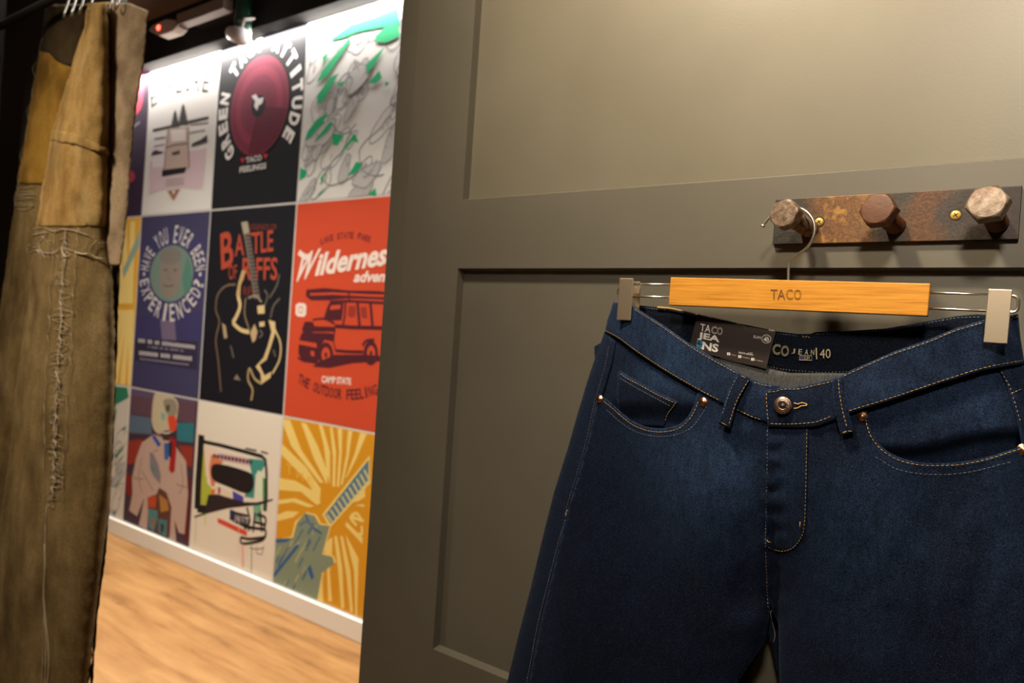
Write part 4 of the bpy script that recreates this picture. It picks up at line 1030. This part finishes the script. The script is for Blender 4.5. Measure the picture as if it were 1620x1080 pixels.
p.poly([(305, 92), (345, 88), (400, 92), (450, 140), (445, 225), (420, 320), (360, 335), (315, 322), (290, 250)], '#bdb094', T, 3)
p.poly([(360, 130), (420, 120), (445, 160), (440, 215), (390, 220)], '#8d8470', T, 3); p.poly([(375, 160), (400, 150), (400, 190), (380, 200)], '#4d4a44', T)
p.poly([(385, 225), (432, 220), (445, 270), (438, 312), (400, 318)], '#d0452f', T); p.poly([(345, 200), (375, 210), (370, 250), (350, 245)], '#7fa39a', T); p.poly([(340, 318), (395, 310), (430, 330), (410, 375), (360, 370)], '#3a2e30', T); p.stroke([(345, 322), (380, 328), (405, 322)], .012, '#c9bda8', T)
p.poly([(288, 345), (308, 340), (348, 398), (330, 412)], '#2c4a9c', T); p.poly([(365, 390), (398, 388), (392, 490), (368, 490)], '#2f5c96', T)
p.poly([(398, 350), (435, 365), (440, 440), (430, 560), (412, 575), (395, 550), (405, 450)], '#9e1f22', T); p.poly([(395, 380), (418, 385), (410, 480), (395, 470)], '#33232a', T)
p.poly([(278, 445), (300, 450), (330, 520), (345, 580), (342, 640), (300, 590), (280, 540)], '#7d7880', T)
p.poly([(280, 520), (310, 530), (312, 570), (285, 560)], '#5e7f78', T)
p.done()

p = Poster(2, 2, '#dcd3c4', PN, 'cream poster with a sprayed old television set in black, green and red')
T = zoomT(3.6, 295, 630)
p.poly([(80, 290), (110, 300), (118, 480), (150, 520), (150, 580), (120, 610), (75, 600)], '#a9b040', T); p.poly([(100, 270), (180, 290), (170, 330), (160, 400), (150, 500), (110, 440)], '#e0c8b8', T)
p.poly([(140, 320), (230, 330), (180, 400), (160, 500), (140, 500), (130, 400)], '#cf7a52', T); p.poly([(180, 310), (370, 345), (370, 385), (185, 350)], '#c9a0a8', T)
p.poly([(352, 342), (440, 350), (448, 380), (425, 420), (395, 430), (385, 570), (330, 560), (350, 500), (370, 420)], '#3f8a82', T); p.poly([(405, 410), (440, 420), (440, 540), (400, 570), (395, 480)], '#cfd8c0', T)
p.poly([(435, 450), (458, 460), (456, 645), (435, 640)], '#3f8048', T); p.poly([(380, 600), (425, 600), (425, 700), (385, 690)], '#6ea586', T)
p.poly([(145, 500), (200, 510), (250, 530), (255, 570), (150, 560)], '#d8c8b0', T); p.poly([(140, 520), (165, 515), (160, 545), (140, 545)], '#cf6a3c', T); p.poly([(180, 505), (195, 508), (192, 545), (180, 540)], '#9a3a50', T)
p.poly([(262, 525), (300, 545), (325, 560), (325, 610), (300, 600), (265, 570)], '#4b3f98', T); p.poly([(250, 630), (275, 640), (270, 700), (245, 690)], '#3a3560', T)
p.poly([(150, 378), (200, 375), (300, 400), (370, 428), (382, 460), (380, 510), (340, 542), (230, 500), (160, 470), (140, 430)], '#1f1719', T, 3)
p.poly([(125, 548), (180, 545), (240, 565), (330, 590), (400, 592), (490, 572), (495, 580), (420, 606), (330, 615), (240, 625), (180, 640), (110, 658), (108, 620)], '#2c2023', T)
p.stroke([(85, 208), (80, 300), (68, 470), (62, 630)], .065, '#1c1a18', T, 0); p.stroke([(62, 625), (110, 632)], .05, '#1c1a18', T, 0); p.stroke([(90, 245), (200, 268), (320, 300), (430, 330), (450, 350), (456, 420), (456, 560), (450, 640)], .022, '#1e1c1c', T, 0)
p.stroke([(45, 675), (110, 655)], .012, '#3a4a3a', T, 0); p.poly([(85, 215), (110, 240), (95, 262), (80, 260)], '#1c1a18', T)
p.stroke([(335, 285), (400, 298)], .010, '#3a3432', T, 0); p.stroke([(425, 302), (465, 315)], .010, '#3a3432', T, 0)
greek(p, (150, 335), (378, 375), 22, '#3a2c30', T, 11); 
p.poly([(175, 682), (200, 688), (345, 755), (345, 785), (300, 765), (180, 708)], '#d04a38', T)
R = random.Random(2)
for i in range(9):
    x = 250+i*13; p.stroke([(x, 640+i*6), (x+R.uniform(-6, 6), 690+i*8)], .016, '#2e2a44', T, 0); 
for s0 in ([(270, 650), (350, 670)], [(280, 700), (370, 740)], [(345, 620), (360, 700), (330, 740)], [(390, 650), (380, 760)], [(420, 640), (430, 760)], [(310, 790), (360, 800), (450, 790)], [(310, 790), (315, 825), (380, 820), (440, 800), (450, 750), (400, 740), (340, 730)], [(400, 660), (450, 680), (445, 740)], [(380, 700), (450, 720)]): p.stroke(s0, .016, '#231c20', T)
for s0, w_, c_ in (([(320, 830), (322, 960)], .02, '#e0a898'), ([(372, 820), (370, 990)], .006, '#6a7a6a'), ([(55, 680), (50, 820)], .008, '#b8c8a0'), ([(108, 660), (108, 720)], .012, '#c8cc70'), ([(300, 700), (296, 900)], .005, '#d8b8a8'), ([(400, 840), (398, 880), (430, 890), (440, 840)], .006, '#8a8078'), ([(360, 850), (400, 860), (440, 850)], .006, '#8a8078')): p.stroke(s0, w_, c_, T, 0)
p.done()

p = Poster(3, 2, '#cf911e', PN, 'golden sunburst poster with a blue-grey electric guitar at the partition edge')
T = zoomT(3.09, 425, 650); Y2 = '#e6cb76'
RAYS = [[(60, 35), (105, 45), (160, 190), (270, 350), (250, 350), (110, 170)], [(158, 55), (185, 62), (240, 170), (290, 300), (285, 360), (220, 230)], [(245, 65), (262, 68), (300, 200), (300, 360), (285, 300), (270, 170)],
        [(300, 78), (312, 80), (330, 200), (325, 370), (312, 370), (315, 230)], [(338, 85), (360, 88), (358, 200), (345, 370), (333, 370), (345, 200)], [(388, 95), (410, 98), (392, 220), (362, 360), (352, 360), (380, 210)],
        [(448, 105), (480, 112), (430, 230), (385, 320), (375, 330), (420, 210)], [(50, 145), (180, 270), (255, 380), (250, 440), (170, 320), (48, 200)], [(45, 325), (130, 340), (235, 400), (255, 450), (235, 460), (160, 395), (40, 385)],
        [(40, 435), (130, 425), (225, 465), (190, 470), (120, 445), (38, 458)], [(35, 510), (90, 488), (150, 492), (120, 520), (32, 540)], [(470, 330), (400, 450), (440, 440), (472, 420)], [(465, 455), (420, 460), (468, 470)],
        [(400, 505), (465, 530), (465, 545), (395, 525)], [(380, 540), (460, 620), (458, 650), (375, 560)], [(320, 610), (335, 610), (360, 760), (370, 960), (355, 965), (340, 780)], [(350, 610), (362, 610), (400, 780), (412, 980), (400, 985), (380, 800)],
        [(300, 620), (312, 620), (310, 700), (300, 790), (310, 930), (292, 930), (285, 760), (272, 660)], [(375, 600), (440, 720), (432, 1010), (425, 1010), (418, 780)], [(240, 810), (262, 790), (268, 940), (245, 935)]]
for r in RAYS: p.poly(r, Y2, T)
for i, ch in enumerate('THE'): p.text(ch, (85+i*52, 300+i*28), (118+i*52, 316+i*28), (0, -15+i*1.5), '#e2b04a', T)
for s0 in ([(430, 560), (400, 520), (430, 500), (460, 540)], [(430, 600), (455, 600), (455, 560)]): p.stroke(s0, .016, Y2, T)
G = [(10, 640), (120, 618), (138, 545), (178, 498), (225, 512), (250, 555), (300, 560), (262, 700), (312, 712), (322, 745), (262, 790), (235, 940), (10, 860)]
p.poly([(x+(-8 if x < 150 else 8), y-6) for x, y in G], Y2, T); p.poly(G, '#7d8a74', T)
p.poly([(262, 505), (300, 570), (495, 355), (495, 215)], Y2, T); p.poly([(275, 508), (305, 553), (490, 335), (490, 235)], '#56788a', T)
for i in range(11):
    t = i/11; x = 285+t*200; y = 505-t*240; p.stroke([(x, y), (x+26+t*6, y+38+t*26)], .013, '#c9bf88', T, 0)
R = random.Random(11)
for i in range(34):
    x = R.uniform(30, 250); y = R.uniform(560, 880); 
    if x > 240 or y < 640 and x < 140: continue
    l = R.uniform(20, 55); p.stroke([(x, y), (x+l*.5, y-l), (x+l*.7, y-l*1.3)], .010, R.choice(['#4c6a80', '#98a078', '#3f5e86', '#a8a878']), T, 0)
p.poly([(20, 800), (60, 750), (140, 650), (150, 660), (70, 760), (25, 815)], '#2f5890', T); p.poly([(190, 770), (205, 750), (222, 810), (210, 825)], '#2f5890', T); p.poly([(30, 625), (110, 620), (90, 640), (30, 645)], '#3f5e86', T)
p.stroke([(180, 505), (210, 560), (260, 600)], .014, '#3f5e86', T); p.stroke([(150, 560), (190, 540), (230, 590)], .012, '#5b6f88', T)
p.done()

# ================================================================== CURTAIN
curt = thing('canvas_curtain', 'patched ochre and olive canvas curtain with frayed white stitching, drawn to the left', 'curtain', at(100, 1480, .88))
def between(tabL, tabR, yc, B, e=2.4, tilt=0):
    def f(px, py):
        a = lerp_tab(py, tabL); c = lerp_tab(py, tabR); s = max(-1, min(1, (px-(a+c)/2)/max(1, (c-a)/2)))
        return yc-B*(1-abs(s)**e)**.5+tilt*s+.007*noise.noise(Vector((px/28, py/150, 2)))+.003*noise.noise(Vector((px/9, py/22, 5)))
    return f
mL = [(-10, 142), (8, 138), (42, 133), (92, 117), (175, 92), (210, 82), (357, 56), (415, 43), (530, 36), (590, 27), (715, 15), (820, 0), (1080, -34), (1480, -90)]
mR = [(-10, 172), (83, 177), (180, 178), (300, 175), (370, 173), (450, 181), (525, 183), (600, 182), (790, 175), (890, 162), (980, 151), (1080, 141), (1480, 110)]
Ym = between(mL, mR, .893, .055, 2.2, .0)
def span(L, R, y0, y1, dl=0, dr=0):
    ys = [y0]+[y for y, x in L if y0 < y < y1]+[y1]; yr = [y0]+[y for y, x in R if y0 < y < y1]+[y1]
    return [(lerp_tab(y, R)+dr, y) for y in yr]+[(lerp_tab(y, L)+dl, y) for y in ys[::-1]]
R = random.Random(4)
def rag(P, amp=1.2, step=9):
    return [(q.x+R.uniform(-amp, amp), q.y+R.uniform(-amp, amp)) for q in dens(P, step)]
b = MB(); cloth(b, rag(span(mL, mR, 350, 1474)), Ym, M_olive, 0, 9, .003); body = b.build('cloth_panel', curt, smooth=True, label='olive-brown lower canvas')
b = MB(); cloth(b, rag(span(mL, mR, 4, 358)), Ym, M_ochre, -.003, 8, .003); b.build('cloth_panel', curt, smooth=True, label='ochre upper canvas')
# seam with a ragged lip across the ochre
b = MB(); cloth(b, rag([(82, 205), (120, 212), (150, 225), (176, 240), (176, 247), (150, 238), (118, 228), (80, 222)], 1.5, 6), Ym, M_ochre, -.008, 4, .006); b.build('seam_lip', curt, smooth=True)
sL = [(-10, 168), (5, 172), (83, 177), (180, 177), (300, 173), (370, 174), (450, 181), (540, 184), (600, 184)]
sR = [(-10, 196), (3, 203), (17, 235), (53, 231), (100, 227), (177, 215), (260, 207), (345, 201), (410, 192), (490, 187), (540, 188), (600, 187)]
Ys = lambda x, y: .872+.018*sm(170, 235, x)+.003*noise.noise(Vector((x/12, y/60, 1)))
b = MB(); cloth(b, rag(span(sL, sR, 5, 420, -6, 0), .8), Ys, M_tan, 0, 7, .003); b.build('cloth_panel', curt, smooth=True, label='tan burlap facing along the right edge')
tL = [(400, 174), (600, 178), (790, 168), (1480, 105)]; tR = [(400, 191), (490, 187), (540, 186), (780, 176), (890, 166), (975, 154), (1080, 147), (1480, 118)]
b = MB(); cloth(b, rag(span(tL, tR, 402, 1474), .9), lambda x, y: Ym(min(x, lerp_tab(y, mR)-2), y)+.012, M_umber, 0, 6, .003); b.build('cloth_panel', curt, smooth=True, label='dark brown inner edge')
rL = [(-10, 76), (25, 71), (80, 62), (117, 55), (175, 46), (295, 27), (340, 20), (450, 5), (520, -5), (800, -60), (1480, -160)]
rR = [(-10, 150), (92, 130), (357, 75), (530, 60), (820, 20), (1480, -60)]
Yr = between(rL, rR, .95, .03, 2, 0)
b = MB(); cloth(b, rag(span(rL, rR, 6, 1474)), Yr, M_olive, .003, 9, .003); b.build('cloth_panel', curt, smooth=True, label='rear fold of olive canvas')
b = MB(); cloth(b, rag([(62, 82), (78, 84), (88, 96), (100, 103), (126, 108), (88, 220), (70, 292), (45, 292), (27, 290), (40, 215), (50, 150)], 1.5), Yr, M_gold, -.001, 8, .002); b.build('patch', curt, smooth=True, label='mustard patch on the rear fold')
b = MB(); cloth(b, rag([(72, 8), (148, 8), (128, 106), (100, 103), (88, 96), (78, 84), (62, 82), (66, 50)], 1), Yr, M_umber, -.001, 9, .002); b.build('patch', curt, smooth=True, label='dark brown patch on the rear fold')
# frayed stitching
def scrib(b, pts, r, off=-.005, Y=Ym, m=None):
    tube(b, [at(p.x, p.y, Y(p.x, p.y)+off) for p in cr([Vector(q) for q in pts], 4)], r, m or M_thread_white, 5)
b = MB()
cx = lambda y: lerp_tab(y, [(350, 106), (420, 100), (540, 95), (650, 88), (780, 84), (830, 82)])
for dx, r in ((-19, .0008), (18, .0009), (-1, .0013)):
    scrib(b, [(cx(y)+dx*(1-.25*sm(600, 800, y))+R.uniform(-2, 2), y) for y in range(364, 800, 11)], r)
for k in range(46):                       # loops between the rails
    y = 370+k*9.4; w_ = 19*(1-.25*sm(600, 800, y)); a = R.uniform(-w_, 0); c = R.uniform(0, w_)
    scrib(b, [(cx(y)+a, y), (cx(y)+a*.3, y-R.uniform(2, 9)), (cx(y)+c, y+R.uniform(-2, 6)), (cx(y)+c*.4, y+R.uniform(5, 13)), (cx(y)+a*.8, y+R.uniform(3, 12))], R.uniform(.0004, .0009))
for k in range(22):
    y = 372+k*19; scrib(b, [(cx(y)+R.uniform(-3, 3), y), (cx(y)+R.uniform(-4, 4), y+8), (cx(y)+R.uniform(-3, 3), y+16)], R.uniform(.0014, .0028), -.0045)
scrib(b, [(52, 362), (70, 360), (85, 366), (100, 362), (122, 366), (140, 372)], .0012); scrib(b, [(50, 372), (75, 368), (62, 384), (66, 398), (84, 400), (100, 392), (124, 400), (145, 402), (152, 408), (170, 409)], .0012)
scrib(b, [(48, 398), (58, 396), (62, 402)], .0009); scrib(b, [(50, 392), (60, 390)], .0009); scrib(b, [(154, 380), (146, 388), (142, 398), (150, 406), (168, 409)], .0014); scrib(b, [(155, 384), (170, 383)], .0008)
scrib(b, [(120, 399), (132, 402), (140, 401)], .0026)
for k in range(14):
    x = R.uniform(50, 160); y = R.uniform(360, 400); scrib(b, [(x, y), (x+R.uniform(-8, 8), y+R.uniform(-4, 8)), (x+R.uniform(-12, 12), y+R.uniform(0, 14))], .0005)
b.build('frayed_stitching', body, smooth=True)
b = MB()
for k in range(9):
    y = 296+k*4.2; scrib(b, [(24+R.uniform(-3, 3), y), (34+R.uniform(-3, 3), y+R.uniform(-3, 3)), (52+R.uniform(-3, 3), y+R.uniform(-4, 4))], .0008, -.004, Yr)
for k in range(8): scrib(b, [(lerp_tab(60+k*34, rL)+2, 60+k*34), (lerp_tab(74+k*34, rL)+R.uniform(-6, 3), 74+k*34), (lerp_tab(88+k*34, rL)+2, 88+k*34)], .0007, -.002, Yr)
b.build('frayed_stitching', curt, smooth=True, label='loose threads on the rear fold')
b = MB()
for k in range(3): scrib(b, [(74-k*1.5, 800+k*30), (72, 860+k*20), (70, 950), (68+k*5, 1040), (66+k*4, 1100)], .0016+.001*k, -.0012, Ym, M_stain)
b.build('chalky_drip', body, smooth=True)
# curtain rod and hooks
zrod = at(150, -34, .88).z
b = MB(); tube(b, [(XL, .88, zrod), (XE+.004, .88, zrod)], .012, M_black, 14); rodo = b.build('curtain_rod', origin=(XL, .88, zrod), smooth=True, autosmooth=40); tag(rodo, 'black curtain rod across the cubicle opening above the canvas curtain', 'curtain rod')
hk_ = []
for i, (hx, hy) in enumerate(((112, 14), (124, 12), (152, 6), (183, 8), (196, 0), (137, 8))):
    b = MB(); p0 = at(hx, hy, .88); tp = Vector((p0.x, .88, zrod))
    ring = [Vector((p0.x+.004*math.sin(a), .88+.017*math.sin(a), zrod+.017*math.cos(a))) for a in [math.radians(d) for d in range(-150, 171, 20)]]
    L = [ring[-1], Vector((p0.x+.003, .874, (zrod+p0.z)/2)), p0+Vector((.006, -.012, .004)), p0+Vector((.008, -.018, -.022)), p0+Vector((-.004, -.016, -.030)), p0+Vector((-.010, -.012, -.018))]
    tube(b, ring+cr(L, 5)[1:], .0024, mat('galvanised_wire', (.45, .44, .42, 1), .35, 1), 7)
    o = b.build('curtain_hook', origin=tp, smooth=True); tag(o, ['galvanised curtain hook leftmost on the black rod', 'galvanised curtain hook second from the left on the rod', 'galvanised curtain hook at the middle of the ochre fold', 'galvanised curtain hook through the inner edge of the tan facing', 'galvanised curtain hook nearest the tan facing corner', 'galvanised curtain hook just left of the ochre fold'][i], 'curtain hook', 'metal hooks carrying the canvas curtain')

# ================================================================== UP BY THE CEILING
M_greypl = mat('pinkish_grey_plastic', (.30, .25, .23, 1), .5); M_detect = mat('pale_grey_plastic', (.62, .54, .50, 1), .5); M_green = mat('dark_green_pipe', (.012, .055, .035, 1), .3)
M_led = mat('red_led', (1, .08, .05, 1), .4, emit=6)
Yt = D2-.28
t = thing('motion_detector', 'pale grey motion detector with a red light, at the end of the grey ceiling trunking', 'detector', at(256, 44, Yt))
b = MB(); prism(b, [at(x, y, Yt) for x, y in ((235, 48), (240, 40), (262, 30), (276, 31), (280, 41), (272, 49), (250, 56))][::1], .07, M_detect); b.build('housing', t, bevel=.006)
b = MB(); c = at(250, 43.5, Yt-.004); lathe(b, c+Vector((0, .01, 0)), (0, -1, 0), [(.016, 0), (.016, .008), (.010, .014)], M_led, 18); b.build('indicator_light', t, smooth=True)
t = thing('cable_trunking', 'grey cable trunking running along the black bulkhead above the posters', 'trunking', at(310, 24, Yt))
a0 = at(284, 34, Yt+.03); z0 = a0.z
b = MB(); box(b, (a0.x, Yt+.01, z0-.03), (at(350, 8, Yt).x, Yt+.07, z0+.035), M_greypl); b.build('trunk', t, bevel=.003)
b = MB(); box(b, (a0.x+.02, Yt+.07, z0+.0), (at(350, 8, Yt).x-.02, D2-.1005, z0+.03), M_blackwall); b.build('bracket', t)
b = MB(); c0 = at(383, 58, D2-.18); tube(b, [Vector((c0.x, D2-.18, c0.z)), Vector((c0.x, D2-.18, 3.475))], .045, M_green, 20)
xp = c0.x; o = b.build('drain_pipe', origin=(c0.x, D2-.18, c0.z), smooth=True, autosmooth=40); tag(o, 'dark green vertical pipe hanging from the ceiling above the record poster', 'pipe')
t = thing('spot_lamp', 'white spot lamp at the foot of the green pipe, above the record poster', 'lamp', at(372, 57, D2-.28))
c0 = at(371, 54, D2-.29); c1 = at(390, 60, D2-.29)
b = MB(); ax = (c1-c0).normalized(); lathe(b, c0-ax*.045, ax, [(.012, 0), (.034, .012), (.040, .05), (.044, .12), (.036, .15), (.012, .16)], mat('white_lamp_housing', (.8, .8, .85, 1), .4), 24); b.build('lamp_head', t, smooth=True)
b = MB(); tube(b, [c0+ax*.05, Vector((c0.x+.05, D2-.27, c0.z+.08)), Vector((c0.x+.06, D2-.222, c0.z+.10)), Vector((xp, D2-.215, c1.z+.16))], .008, M_greypl, 8); b.build('bracket', t, smooth=True)

for o in bpy.data.objects:
    if '_o' in o: del o['_o']
